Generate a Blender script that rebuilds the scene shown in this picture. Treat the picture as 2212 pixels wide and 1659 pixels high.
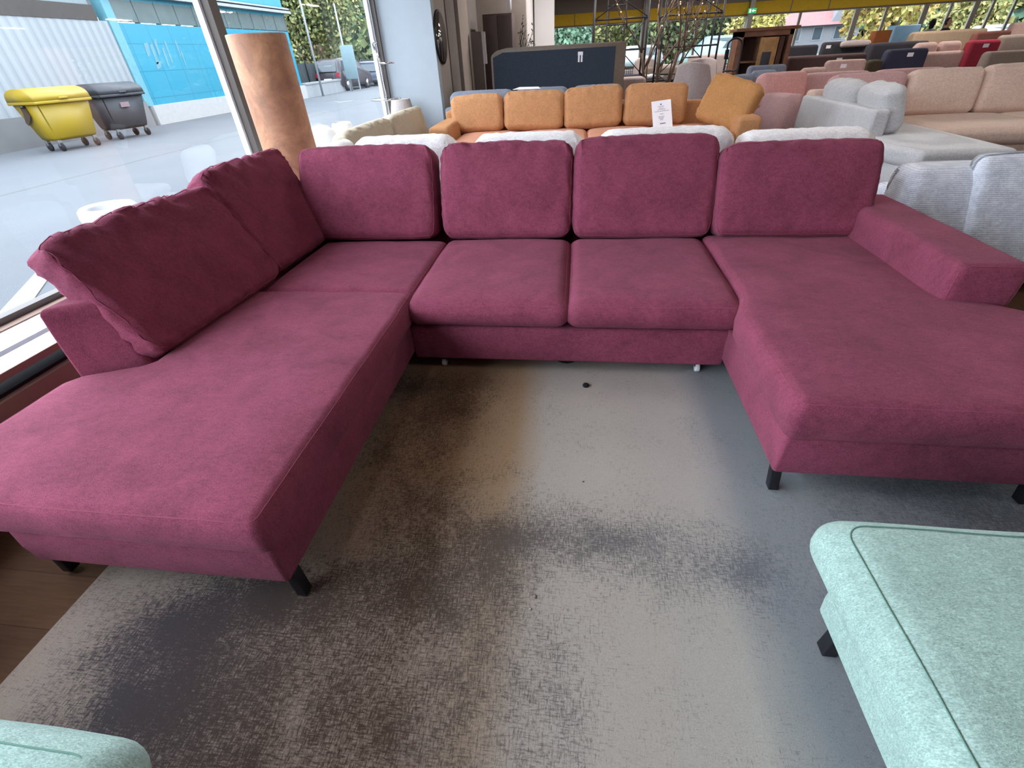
import bpy, bmesh, math, random
from mathutils import Vector, Matrix, noise
random.seed(7)
PI = math.pi
for o in list(bpy.data.objects): bpy.data.objects.remove(o, do_unlink=True)
SC = bpy.context.scene
COL = SC.collection

# ---------------------------------------------------------------- camera
FPX, PITCH, ROLL, YAW, CAMZ = 982.2, 0.62964, -0.058787, 0.154528, 1.5
cy, sy, cp, sp, cr, sr = math.cos(YAW), math.sin(YAW), math.cos(PITCH), math.sin(PITCH), math.cos(ROLL), math.sin(ROLL)
r0 = Vector((cy, sy, 0)); fw = Vector((-sy*cp, cy*cp, -sp)); u0 = r0.cross(fw)
rt = r0*cr + u0*sr; up = -r0*sr + u0*cr
cd = bpy.data.cameras.new('camera'); cam = bpy.data.objects.new('camera', cd); COL.objects.link(cam)
m3 = Matrix((rt, up, -fw)).transposed()
cam.matrix_world = Matrix.Translation((0, 0, CAMZ)) @ m3.to_4x4()
cd.sensor_fit = 'HORIZONTAL'; cd.sensor_width = 36; cd.lens = FPX/2212*36
cd.clip_start = .05; cd.clip_end = 400
SC.camera = cam

# ---------------------------------------------------------------- sky, fill lamps, exposure
W = bpy.data.worlds.new('sky'); SC.world = W; W.use_nodes = True
bg = W.node_tree.nodes['Background']
bg.inputs[0].default_value = (.80, .90, 1.0, 1); bg.inputs[1].default_value = 9.0
SC.view_settings.view_transform = 'Standard'; SC.view_settings.look = 'None'
SC.view_settings.exposure = 0.0; SC.view_settings.gamma = 1; SC.view_settings.use_curve_mapping = False
FILL_W = 2.2
CEIL = 3.5

def at_y(px, py, Y):
    d = rt*((px-1106)/FPX) - up*((py-829.5)/FPX) + fw
    return Vector((0, 0, CAMZ)) + d*(Y/d.y)
def at_x(px, py, X):
    d = rt*((px-1106)/FPX) - up*((py-829.5)/FPX) + fw
    return Vector((0, 0, CAMZ)) + d*(X/d.x)

# ---------------------------------------------------------------- helpers: materials
ALBK = 1.0
def lin(c):
    if isinstance(c, str):
        c = [int(c[i:i+2], 16)/255 for i in (0, 2, 4)]
    return tuple((((v+.055)/1.055)**2.4 if v > .04045 else v/12.92)*ALBK for v in c) + (1,)
class NT:
    def __init__(s, name):
        s.m = bpy.data.materials.new(name); s.m.use_nodes = True
        s.t = s.m.node_tree; s.b = s.t.nodes['Principled BSDF']; s.out = s.t.nodes['Material Output']
    def n(s, typ, ins=None, **kw):
        x = s.t.nodes.new('ShaderNode'+typ)
        for k, v in kw.items(): setattr(x, k, v)
        for k, v in (ins or {}).items():
            if isinstance(v, bpy.types.NodeSocket): s.t.links.new(v, x.inputs[k])
            else: x.inputs[k].default_value = v
        return x
    def l(s, a, b): s.t.links.new(a, b)
    def coord(s, kind='Object', scale=(1, 1, 1), rot=(0, 0, 0), loc=(0, 0, 0)):
        tc = s.n('TexCoord'); return s.n('Mapping', {0: tc.outputs[kind], 'Scale': scale, 'Rotation': rot, 'Location': loc}).outputs[0]
    def noise(s, vec, scale, detail=3, rough=.5, dist=0):
        return s.n('TexNoise', {'Vector': vec, 'Scale': scale, 'Detail': detail, 'Roughness': rough, 'Distortion': dist}).outputs['Fac']
    def ramp(s, fac, stops, interp='LINEAR'):
        r = s.n('ValToRGB', {0: fac}); r.color_ramp.interpolation = interp
        e = r.color_ramp.elements
        while len(e) < len(stops): e.new(.5)
        for i, (p, c) in enumerate(stops): e[i].position = p; e[i].color = c if len(c) == 4 else tuple(c)+(1,)
        return r.outputs[0]
    def mix(s, fac, a, b, mode='MIX'):
        x = s.n('Mix', data_type='RGBA', blend_type=mode)
        for i, v in ((0, fac), (6, a), (7, b)):
            if isinstance(v, bpy.types.NodeSocket): s.l(v, x.inputs[i])
            else: x.inputs[i].default_value = v
        return x.outputs[2]
    def math(s, op, a, b=0, c=0):
        x = s.n('Math', {0: a, 1: b, 2: c}, operation=op); return x.outputs[0]
    def bump(s, h, strength=.3, dist=.01):
        s.l(s.n('Bump', {'Height': h, 'Strength': strength, 'Distance': dist}).outputs[0], s.b.inputs['Normal'])
def sh(c, k): return tuple(min(1, v*k) for v in c[:3])+(1,)

def plain(name, col, rough=.6, metal=0, var=.06, scale=8, spec=.4, bump=0):
    t = NT(name); c = lin(col); v = t.coord()
    f = t.noise(v, scale, 4)
    t.l(t.ramp(f, [(.3, sh(c, 1-var)), (.7, sh(c, 1+var))]), t.b.inputs['Base Color'])
    t.b.inputs['Roughness'].default_value = rough; t.b.inputs['Metallic'].default_value = metal
    t.b.inputs['Specular IOR Level'].default_value = spec
    if bump: t.bump(t.noise(v, scale*12, 4), bump, .004)
    return t.m
def fabric(name, col, var=.14, scale=4.5, sheen=.25, rib=None, weave=260, bump=.35, tint=None, fleck=.0):
    """woven upholstery: soft nap mottling, fine thread, optional ribs (axis, period in metres)"""
    t = NT(name); c = lin(col); v = t.coord()
    big = t.noise(v, scale, 5, .62, .6)
    base = t.ramp(big, [(.28, sh(c, 1-var)), (.72, sh(c, 1+var))])
    vs = t.coord(scale=(1, 2.2, 1.4))
    fine = t.noise(vs, weave, 2, .7)
    k = t.ramp(fine, [(.3, (.80-fleck,)*3), (.7, (1.16+fleck,)*3)])
    col2 = t.mix(1.0, base, k, 'MULTIPLY')
    mid = t.math('ADD', t.math('MULTIPLY', t.noise(vs, 34, 4, .7), .5), t.math('MULTIPLY', t.noise(vs, 105, 3, .7), .5))
    col2 = t.mix(1.0, col2, t.ramp(mid, [(.36, (.80,)*3), (.64, (1.19,)*3)]), 'MULTIPLY')
    h = fine
    if rib:
        ax, per = rib
        sep = t.n('SeparateXYZ', {0: v})
        w = t.math('SINE', t.math('MULTIPLY', sep.outputs['XYZ'.index(ax)], 2*PI/per))
        h = t.math('ADD', t.math('MULTIPLY', w, .8), fine)
        col2 = t.mix(1.0, col2, t.ramp(t.math('MULTIPLY_ADD', w, .5, .5), [(0, (.86,)*3), (.6, (1.04,)*3)]), 'MULTIPLY')
    t.l(col2, t.b.inputs['Base Color'])
    t.b.inputs['Roughness'].default_value = .95; t.b.inputs['Specular IOR Level'].default_value = .15
    t.b.inputs['Sheen Weight'].default_value = sheen; t.b.inputs['Sheen Roughness'].default_value = .45
    t.b.inputs['Sheen Tint'].default_value = lin(tint) if tint else sh(c, 2.2)
    t.bump(h, bump, .003)
    return t.m
def emit(name, col, k):
    t = NT(name); t.b.inputs['Base Color'].default_value = lin(col)
    t.b.inputs['Emission Color'].default_value = lin(col); t.b.inputs['Emission Strength'].default_value = k
    return t.m
def glassy(name, tint=(1, 1, 1, 1), refl=.5):
    t = NT(name); t.t.nodes.remove(t.b)
    f = t.n('Fresnel', {'IOR': 1.45})
    a = t.n('BsdfTransparent', {0: tint}); g = t.n('BsdfGlossy', {'Roughness': .02})
    mx = t.n('MixShader', {0: t.math('MULTIPLY', f.outputs[0], refl), 1: a.outputs[0], 2: g.outputs[0]})
    t.l(mx.outputs[0], t.out.inputs[0]); return t.m

# ---------------------------------------------------------------- helpers: geometry
MATR = {}
def empty(name, loc, rz=0, label=None, cat=None, group=None):
    o = bpy.data.objects.new(name, None); COL.objects.link(o); o.location = loc; o.rotation_euler = (0, 0, rz)
    o.empty_display_size = .1
    MATR[o.name] = Matrix.Translation(loc) @ Matrix.Rotation(rz, 4, 'Z')
    if label: o['label'] = label
    if cat: o['category'] = cat
    if group: o['group'] = group
    return o
def obj(name, bm, mat, parent=None, label=None, cat=None, group=None, kind=None, smooth=True, cent=None):
    """link bm (built in world coordinates) as one mesh object; parent = thing or part"""
    me = bpy.data.meshes.new(name)
    bmesh.ops.recalc_face_normals(bm, faces=bm.faces)
    if parent is not None:
        M = MATR[parent.name]; bm.transform(M.inverted())
    else:
        if cent is None:
            xs = [v.co.x for v in bm.verts]; ys = [v.co.y for v in bm.verts]; zs = [v.co.z for v in bm.verts]
            cent = Vector(((min(xs)+max(xs))/2, (min(ys)+max(ys))/2, min(zs)))
        M = Matrix.Translation(cent); bm.transform(M.inverted())
    bm.to_mesh(me); bm.free()
    if smooth:
        for p in me.polygons: p.use_smooth = True
    for mt in (mat if isinstance(mat, (list, tuple)) else [mat]): me.materials.append(mt)
    o = bpy.data.objects.new(name, me); COL.objects.link(o)
    if parent is not None: o.parent = parent
    else: o.matrix_world = M
    MATR[o.name] = M
    if label: o['label'] = label
    if cat: o['category'] = cat
    if group: o['group'] = group
    if kind: o['kind'] = kind
    return o
def nb(): return bmesh.new()
def box(bm, x0, x1, y0, y1, z0, z1, M=None, mi=0):
    vs = [bm.verts.new((x, y, z)) for x in (x0, x1) for y in (y0, y1) for z in (z0, z1)]
    for f in ((0, 1, 3, 2), (4, 6, 7, 5), (0, 4, 5, 1), (2, 3, 7, 6), (0, 2, 6, 4), (1, 5, 7, 3)):
        bm.faces.new([vs[i] for i in f]).material_index = mi
    if M is not None:
        for v in vs: v.co = M @ v.co
    return bm
def bbox(x0, x1, y0, y1, z0, z1, bev=.01, M=None):
    bm = nb(); box(bm, x0, x1, y0, y1, z0, z1)
    bmesh.ops.bevel(bm, geom=bm.edges[:], offset=bev, segments=2, affect='EDGES', profile=.5)
    if M is not None: bm.transform(M)
    return bm
def flatf(o):
    for p in o.data.polygons: p.use_smooth = False
    return o
def tube(bm, pts, r, n=8, close=False, cap=True):
    pts = [Vector(p) for p in pts]; rs = r if isinstance(r, (list, tuple)) else [r]*len(pts)
    rings = []; N = len(pts); prev = None
    for i, p in enumerate(pts):
        a = pts[i-1] if (i > 0 or close) else p; b = pts[(i+1) % N] if (i < N-1 or close) else p
        d = (b-a).normalized()
        if prev is None:
            u = d.orthogonal().normalized()
        else:
            u = (prev - d*prev.dot(d)); u = u.normalized() if u.length > 1e-6 else d.orthogonal().normalized()
        prev = u; w = d.cross(u)
        rings.append([bm.verts.new(p + (u*math.cos(2*PI*k/n) + w*math.sin(2*PI*k/n))*rs[i]) for k in range(n)])
    for i in range(N if close else N-1):
        A, B = rings[i], rings[(i+1) % N]
        for k in range(n): bm.faces.new((A[k], A[(k+1) % n], B[(k+1) % n], B[k]))
    if cap and not close:
        bm.faces.new(rings[0][::-1]); bm.faces.new(rings[-1])
    return bm
def lathe(bm, c, prof, n=32):
    c = Vector(c); rings = []
    for r, z in prof:
        rings.append([bm.verts.new(c + Vector((r*math.cos(2*PI*k/n), r*math.sin(2*PI*k/n), z))) for k in range(n)])
    for A, B in zip(rings, rings[1:]):
        for k in range(n): bm.faces.new((A[k], A[(k+1) % n], B[(k+1) % n], B[k]))
    bm.faces.new(rings[0][::-1]); bm.faces.new(rings[-1])
    return bm
def prism(bm, pts, d):
    """polygon pts extruded by vector d"""
    a = [bm.verts.new(p) for p in pts]; b = [bm.verts.new(Vector(p)+Vector(d)) for p in pts]
    bm.faces.new(a[::-1]); bm.faces.new(b); n = len(a)
    for i in range(n): bm.faces.new((a[i], a[(i+1) % n], b[(i+1) % n], b[i]))
    return bm
def rbox(hx, hy, hz, r, step=.06, k=4, fn=None):
    """rounded box centred on the origin, dense grid, optional deformation fn(Vector)->Vector"""
    r = min(r, hx*.999, hy*.999, hz*.999)
    def axis(h):
        inner = h-r; m = max(1, int(round(2*inner/step))) if inner > 1e-4 else 1
        a = [-(inner) - r*math.tan((k-i)/k*PI/4) for i in range(k)]
        b = [-inner + 2*inner*i/m for i in range(m+1)]
        return a + b + [-v for v in a[::-1]]
    ax = [axis(hx), axis(hy), axis(hz)]; H = (hx, hy, hz)
    bm = nb(); cache = {}
    def vert(p):
        key = tuple(round(c, 5) for c in p)
        if key in cache: return cache[key]
        P = Vector(p); inn = Vector([max(-(H[i]-r), min(H[i]-r, P[i])) for i in range(3)])
        q = P-inn
        if q.length > 1e-9: q = q.normalized()*r
        Q = inn+q
        if fn: Q = fn(Q)
        v = bm.verts.new(Q); cache[key] = v; return v
    for a in range(3):
        b, c = (a+1) % 3, (a+2) % 3
        for s in (-1, 1):
            for i in range(len(ax[b])-1):
                for j in range(len(ax[c])-1):
                    vs = []
                    for di, dj in ((0, 0), (1, 0), (1, 1), (0, 1)):
                        p = [0, 0, 0]; p[a] = s*H[a]; p[b] = ax[b][i+di]; p[c] = ax[c][j+dj]; vs.append(vert(p))
                    if len(set(vs)) == 4:
                        try: bm.faces.new(vs if s > 0 else vs[::-1])
                        except ValueError: pass
    return bm
def rrect(hx, hy, rc, n=6, step=.08):
    """rounded rectangle outline points"""
    pts = []
    for cx, cyy, a0 in ((hx-rc, hy-rc, 0), (-hx+rc, hy-rc, 90), (-hx+rc, -hy+rc, 180), (hx-rc, -hy+rc, 270)):
        for i in range(n+1):
            a = math.radians(a0+90*i/n); pts.append(Vector((cx+rc*math.cos(a), cyy+rc*math.sin(a), 0)))
    out = []
    for i, p in enumerate(pts):
        q = pts[(i+1) % len(pts)]; out.append(p); d = (q-p).length
        m = int(d/step)
        for j in range(1, m): out.append(p.lerp(q, j/m))
    return out
def nz(p, s, seed=0): return noise.noise(Vector((p[0]*s+seed*7.3, p[1]*s-seed*3.1, p[2]*s+seed)))

def pillow_shape(w, h, t, puff=.03, wrinkle=.006, seed=1, floppy=0):
    """deformation of a loose cushion: crowned faces, gathered edges, rounded corners"""
    def fn(p):
        u, v = p.x/(w/2), p.z/(h/2)
        q = p.copy()
        b = max(0, (1-u*u))*max(0, (1-v*v))
        s = 1 if p.y > 0 else -1
        f = abs(p.y)/(t/2)
        q.y += s*f*puff*(b**.6)
        edge = max(abs(u), abs(v))**6
        q.x *= 1-.035*(v*v)*abs(u)**4*0 + .0
        q.z += -.012*(1-abs(u)**3)*0
        # soft dog-eared corners and gathered folds near the edges
        q.x += math.copysign(.006, u)*(abs(u)**6)*(1-v*v)
        q.z += math.copysign(.006, v)*(abs(v)**6)*(1-u*u)
        cu = max(0, abs(u)-.72)/.28; cv = max(0, abs(v)-.66)/.34
        cc = (cu*cv)**1.6; q.x -= math.copysign(.022, u)*cc; q.z -= math.copysign(.020, v)*cc*(1 if v > 0 else .5)
        g = max(0, v)**3
        q.y += wrinkle*noise.noise(Vector((u*w*30+v*5+seed, v*1.4, seed*3.3)))*(.22+.7*edge+1.6*g)
        q.z += wrinkle*.32*noise.noise(Vector((u*w*9+seed*2, s*f*1.5, seed)))*abs(v)
        q.x += wrinkle*.6*noise.noise(Vector((v*h*12+seed*5, s*f*1.5, seed)))*abs(u)
        if floppy: q.y += floppy*max(0, v)*noise.noise(Vector((u*1.3+seed, 0, 0)))
        q.z += h/2
        return q
    return fn
def pillow(w, h, t, M, r=.07, puff=.03, wrinkle=.006, seed=1, step=.035, floppy=0):
    """loose cushion: width X, height Z from 0, thickness Y; M places it"""
    fn = pillow_shape(w, h, t, puff, wrinkle, seed, floppy)
    bm = rbox(w/2, t/2, h/2, r, step=step, fn=fn); bm.transform(M); return bm
def pillow_seam(w, h, t, M, r=.07, rad=.0035, puff=.03, wrinkle=.006, seed=1):
    """stitched line round the front edge, following the cushion's folds"""
    k = r-r*.7071; fn = pillow_shape(w, h, t, puff, wrinkle, seed)
    pts = [fn(Vector((p.x, -(t/2-k), p.y))) for p in rrect(w/2-k, h/2-k, max(.012, r*.5), step=.03)]
    bm = nb(); tube(bm, [M @ p for p in pts], rad, 6, close=True); return bm
def place(x, y, z, tilt=0, rz=0, roll=0):
    return Matrix.Translation((x, y, z)) @ Matrix.Rotation(rz, 4, 'Z') @ Matrix.Rotation(roll, 4, 'Y') @ Matrix.Rotation(-tilt, 4, 'X')
def pad(x0, x1, y0, y1, z0, z1, r=.05, puff=.02, warp=None, step=.05, seed=0, wr=.004):
    """upholstered block in world coordinates, gently crowned on top"""
    cx, cyy, cz = (x0+x1)/2, (y0+y1)/2, (z0+z1)/2; hx, hy, hz = (x1-x0)/2, (y1-y0)/2, (z1-z0)/2
    def fn(p):
        u, v, w = p.x/hx, p.y/hy, p.z/hz; q = p.copy()
        if w > 0: q.z += puff*w*(max(0, 1-u**4)*max(0, 1-v**4))
        q.y += wr*2*v*abs(v)*(1-w*w)*1.5; q.x += wr*2*u*abs(u)*(1-w*w)*1.5
        q = q+Vector((cx, cyy, cz))
        q.z += wr*nz(q, 3.5, seed)*(w > 0)
        q.y += wr*.8*nz(q, 5, seed+3); q.x += wr*.8*nz(q, 5, seed+5)
        if warp: q = warp(q, (u, v, w))
        return q
    return rbox(hx, hy, hz, r, step=step, fn=fn), fn
def pad_seam(x0, x1, y0, y1, z0, z1, r, fn, rad=.003, top=True):
    hx, hy, hz = (x1-x0)/2, (y1-y0)/2, (z1-z0)/2; k = r-r*.7071
    bm = nb(); pts = [fn(Vector((p.x, p.y, (hz-k) if top else -(hz-k)))) for p in rrect(hx-k, hy-k, max(.015, r*.75))]
    tube(bm, pts, rad, 6, close=True); return bm
def sstep(a, b, x):
    t = max(0, min(1, (x-a)/(b-a))); return t*t*(3-2*t)
def copy_thing(o, loc, rz=None, label=None):
    c = o.copy(); COL.objects.link(c); c.location = loc
    if rz is not None: c.rotation_euler = (0, 0, rz)
    if label: c['label'] = label
    for ch in o.children:
        d = ch.copy(); COL.objects.link(d); d.parent = c
        for g in ch.children:
            e = g.copy(); COL.objects.link(e); e.parent = d
    return c

# ---------------------------------------------------------------- materials
M_red = fabric('burgundy_chenille', '8a4359', var=.22, scale=5, sheen=.20, weave=230, bump=.7, tint='b498a4', fleck=.13)
M_redseam = plain('burgundy_thread', '96495f', .9)
M_mint = fabric('mint_chenille', 'a2bdb5', var=.09, scale=7, sheen=.3, weave=150, bump=.7, fleck=.08)
M_mintseam = plain('mint_thread', '6d9488', .9)
M_orange = fabric('ochre_plush', 'b8865f', var=.10, scale=6, sheen=.3, weave=200)
M_orangerib = fabric('ochre_corduroy', 'b88556', var=.08, scale=6, sheen=.3, rib=('X', .012), weave=200)
M_peach = fabric('peach_plush', 'c98f76', var=.08, scale=6, sheen=.2)
M_white = fabric('white_cover', 'f4f0f2', var=.02, scale=5, sheen=.1)
M_grey = fabric('slate_grey_fabric', '7f8694', var=.08)
M_silver = fabric('silver_cord', 'c9c9cd', var=.05, scale=5, sheen=.2, rib=('Z', .011))
M_beige = fabric('beige_plush', 'dcc2b4', var=.06, scale=4, sheen=.2)
M_pink = fabric('dusty_pink_plush', 'c59f9f', var=.06, scale=4, sheen=.2)
M_pink2 = fabric('rose_plush', 'd9a29e', var=.06, scale=4, sheen=.2)
M_blue = fabric('blue_grey_cord', 'dde1f2', var=.20, scale=9, sheen=.3, rib=('Z', .011))
M_khaki = fabric('khaki_cover', 'b5aa98', var=.05, sheen=.1)
M_navy = fabric('navy_fabric', '3c3f50', var=.05)
M_char = fabric('charcoal_fabric', '3b3a40', var=.1)
M_brownf = fabric('dark_brown_fabric', '584846', var=.07)
M_rose = fabric('pale_rose_fabric', 'c4a69e', var=.05)
M_crim = fabric('crimson_fabric', '9a3444', var=.08)
M_taupe = fabric('taupe_fabric', '8d8077', var=.07)
M_sand = fabric('sand_fabric', 'a8937d', var=.06)
M_felt = fabric('black_felt', '3a414c', var=.05, scale=30, sheen=.1)
M_shell = fabric('shell_grey_fabric', 'b8a9a8', var=.05)
M_black = plain('black_metal', '24242a', .45, .3)
M_blackm = plain('black_lacquer', '1d1b1f', .6)
M_chrome = plain('chrome', 'd0d0d2', .12, 1, var=.02)
M_whitep = plain('white_plastic', 'e6e9ee', .4)
M_paper = plain('paper_sheet', 'f2f0f8', .7, var=.01)
M_ink = plain('printed_ink', '77757f', .8)
M_frame = plain('aluminium_frame', '9a9590', .4, .5)
M_frameL = plain('bronze_grey_frame', '57504d', .5, .3)
M_framew = plain('white_frame', 'e4e8ee', .4)
M_wall = plain('white_painted_wall', 'd6dade', .8, var=.02, bump=.05)
M_wpil = plain('white_pillar_paint', 'f0f0f4', .8, var=.01)
M_fin = plain('pale_fin_wall_paint', 'a2abb4', .8, var=.02, bump=.05)
M_wallg = plain('grey_painted_wall', '9a908a', .85, var=.04)
M_wallgd = plain('dark_grey_panel', '77706e', .85, var=.06)
M_ceil = plain('ceiling_board', '95908e', .9, var=.03)
M_tanw = plain('brown_skirting', '8d7468', .7)
M_dark = plain('dark_recess', '17171c', .9)
M_yellow = plain('yellow_band', 'f2cc3a', .7, var=.05)
M_glass = glassy('window_glass', refl=.09)
M_grass = plain('lawn', '9db07a', 1, var=.2, scale=1.5)
M_gold = emit('warm_fairy_light', 'ffd9a0', 3)
M_fill = emit('lamp_diffuser', 'fff4e6', 3)  # only for the added, unseen ceiling lamps

def laminate():
    t = NT('laminate_floor'); v = t.coord('Object')
    br = t.n('TexBrick', {'Vector': v, 'Scale': 1.0, 'Mortar Size': .0015, 'Brick Width': 1.3, 'Row Height': .19, 'Color1': lin('5c4231'), 'Color2': lin('573e2e'), 'Mortar': lin('453022')})
    g = t.noise(t.coord(scale=(2, 30, 1)), 4, 5, .6)
    c = t.mix(1, br.outputs[0], t.ramp(g, [(.3, (.88,)*3), (.7, (1.1,)*3)]), 'MULTIPLY')
    t.l(c, t.b.inputs['Base Color']); t.b.inputs['Roughness'].default_value = .9; t.b.inputs['Specular IOR Level'].default_value = .12
    return t.m
M_floor = laminate()

def rug_mat():
    """vintage-look woven rug: three colour fields across its width and a worn charcoal over-print"""
    t = NT('distressed_rug'); tc = t.n('TexCoord'); P = tc.outputs['Object']
    sep = t.n('SeparateXYZ', {0: P})
    wob = t.math('MULTIPLY', t.math('SUBTRACT', t.noise(P, 3, 3), .5), .10)
    x = t.math('ADD', t.math('ADD', sep.outputs[0], RUGC[0]), wob)      # metres from the room origin
    xx = t.n('MapRange', {0: x, 1: -1.8, 2: 2.2, 3: 0, 4: 1}).outputs[0]
    def X(v): return (v+1.8)/4
    base = t.ramp(xx, [(X(-1.74), lin('8a705c')), (X(-1.62), lin('98887e')), (X(-1.1), lin('968980')), (X(-.85), lin('8a7058')), (X(-.26), lin('8f765c')),
                       (X(-.10), lin('9f9893')), (X(.3), lin('a29b96')), (X(.54), lin('a09b98')), (X(.72), lin('83878d')), (X(1.3), lin('7d8188'))])
    yy = t.n('MapRange', {0: t.math('ADD', sep.outputs[1], wob), 1: .35, 2: -.15, 3: 0, 4: 1}).outputs[0]
    xl = t.n('MapRange', {0: x, 1: .0, 2: -.35, 3: 0, 4: .8}).outputs[0]
    base = t.mix(t.math('MULTIPLY', yy, xl), base, lin('90847d'))
    base = t.mix(1, base, (1.08, 1.05, 1.02, 1), 'MULTIPLY')
    blobs = [  # x, y, rx, ry, weight
        (-1.28, .60, .40, .26, 1.15), (-1.2, .36, .45, .24, 1.1), (-1.0, .74, .40, .25, 1.05), (-.82, .50, .45, .30, .75), (-.55, .80, .45, .30, .6), (-.95, .15, .6, .3, .9), (-.45, .35, .5, .35, .6), (-.35, .05, .5, .3, .55),
        (-.85, 1.95, .65, .30, .95), (-.85, 1.5, .4, .35, .70), (-.55, 1.75, .34, .4, .55), (-.60, 1.2, .5, .4, .62), (-.2, 1.02, .55, .25, .72),
        (.25, 1.06, .50, .22, .72), (.62, .97, .45, .22, .66), (-.3, .75, .55, .35, .62), (-.05, .5, .35, .3, .40),
        (1.35, 1.36, .55, .26, .75), (1.7, 1.25, .5, .3, .8), (1.0, 1.15, .4, .2, .4)]
    tot = None
    for bx, by, rx, ry, wt in blobs:
        # object origin of the rug sits at (RUGX, RUGY)
        mp = t.n('Mapping', {0: P, 'Location': (-(bx-RUGC[0])/rx/1.35, -(by-RUGC[1])/ry/1.35, 0), 'Scale': (1/rx/1.35, 1/ry/1.35, 0)})
        g = t.n('TexGradient', {0: mp.outputs[0]}, gradient_type='QUADRATIC_SPHERE')
        s = t.math('MULTIPLY', g.outputs['Fac'], wt*1.5)
        tot = s if tot is None else t.math('ADD', tot, s)
    big = t.noise(P, 4.5, 6, .65, .4)
    sx = t.noise(t.coord(scale=(34, 190, 1)), 1, 5, .75)
    sy_ = t.noise(t.coord(scale=(190, 34, 1)), 1, 5, .75)
    st = t.math('ADD', t.math('MAXIMUM', sx, sy_), t.math('MULTIPLY', t.math('ADD', sx, sy_), .35))
    f = t.math('ADD', tot, t.math('MULTIPLY', t.math('SUBTRACT', big, .5), 2.1))
    f = t.math('ADD', f, t.math('MULTIPLY', t.math('SUBTRACT', st, .90), 4.2))
    mask = t.n('MapRange', {0: f, 1: .22, 2: 1.30, 3: 0, 4: .93}).outputs[0]
    dk = t.ramp(xx, [(X(-1.3), lin('39343b')), (X(-.9), lin('403330')), (X(-.5), lin('402f22')), (X(.0), lin('5a5452')), (X(.8), lin('646870')), (X(1.5), lin('50545c'))])
    c = t.mix(mask, base, dk)
    fine = t.noise(P, 420, 2, .7)
    c = t.mix(1, c, t.ramp(fine, [(.3, (.82,)*3), (.7, (1.16,)*3)]), 'MULTIPLY')
    t.l(c, t.b.inputs['Base Color']); t.b.inputs['Roughness'].default_value = .97; t.b.inputs['Specular IOR Level'].default_value = .1
    t.b.inputs['Sheen Weight'].default_value = .15
    t.bump(t.math('ADD', fine, t.math('MULTIPLY', st, .6)), .35, .003)
    return t.m
RUGC = (0.3, 1.0)

# ================================================================ THE SETTING
def st(name, bm, mat, smooth=False, parent=None): return obj(name, bm, mat, parent, kind=None if parent is not None else 'structure', smooth=smooth)
XW = -3.15; YF = 28.0; XR = 26.0; YB = -6.0
bm = nb(); box(bm, XW-.1, XR, YB, YF, -.1, 0); st('floor', bm, M_floor)
bm = nb(); box(bm, XW-.1, XR, YB, YF, CEIL, CEIL+.2); st('ceiling', bm, M_ceil)
bm = nb(); box(bm, XW-.1, XR, YB-.2, YB, -.1, CEIL); st('wall_front', bm, M_wallg)
bm = nb(); box(bm, XR, XR+.2, YB, YF, -.1, CEIL); st('wall_right', bm, M_wallg)
# window wall on the left: plinth, header
bm = nb(); box(bm, XW-.22, XW, YB, 8.8, 0, .13); box(bm, XW-.22, XW, YB, 8.8, 3.35, CEIL); st('wall_left', bm, M_wall)
# deep window ledge: two white boards with a slot between them, a dark grille below the lip and a brown front board
bm = nb(); box(bm, XW, XW+.07, YB, 8.8, .37, .405); st('trim_1', bm, M_tanw)
bm = nb(); box(bm, XW+.07, XW+.285, YB, 8.8, .375, .398); st('trim_2', bm, M_framew)
bm = nb(); box(bm, XW+.345, XW+.505, YB, 8.8, .375, .398); st('trim_3', bm, M_framew)
bm = nb(); box(bm, XW+.505, XW+.515, YB, 8.8, .365, .399); st('trim_4', bm, M_tanw)
bm = nb(); box(bm, XW, XW+.47, YB, 8.8, 0, .30); st('trim_14', bm, M_dark)
bm = nb(); box(bm, XW+.47, XW+.515, YB, 8.8, 0, .284); st('baseboard_left', bm, M_tanw)
wi = 0
def shop_window(axis, a0, a1, z0, z1, pos, mull, mw=.03, md=.07, mat=M_frame, name='window', light=None, tr=None):
    """one framed pane run; axis 'Y' lies in plane X=pos, axis 'X' in plane Y=pos"""
    global wi; wi += 1
    def B(bm, a, b, c, d, e):
        if axis == 'Y': box(bm, pos-md/2, pos+md/2, a, b, c, d)
        else: box(bm, a, b, pos-md/2, pos+md/2, c, d)
    root = empty('%s_%d' % (name, wi), (pos, (a0+a1)/2, z0) if axis == 'Y' else ((a0+a1)/2, pos, z0)); root['kind'] = 'structure'
    bm = nb(); B(bm, a0, a1, z0-.035, z0+.035, 0); B(bm, a0, a1, z1-.05, z1, 0)
    for m in [a0+mw, a1-mw]+list(mull): B(bm, m-mw, m+mw, z0+.035, z1-.05, 0)
    if tr: B(bm, a0, a1, tr-.03, tr+.03, 0)
    obj('window_frame', bm, mat, root, smooth=False)
    bm = nb()
    if axis == 'Y': box(bm, pos-.004, pos+.004, a0, a1, z0, z1)
    else: box(bm, a0, a1, pos-.004, pos+.004, z0, z1)
    obj('window_glass', bm, M_glass, root, smooth=False)
    return root
shop_window('Y', YB, 4.75, .405, 3.35, XW-.03, [-2.0], mat=M_frameL)
shop_window('Y', 4.75, 8.78, .405, 3.35, XW-.03, [], mat=M_frameL)
# bright outer stop of the mullion
bm = nb(); box(bm, XW-.12, XW-.066, 4.66, 4.73, .4, 3.35); st('trim_5', bm, M_framew)
bm = nb(); box(bm, XW-.12, XW-.066, 8.62, 8.70, .4, 3.35); st('trim_6', bm, M_framew)
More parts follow.
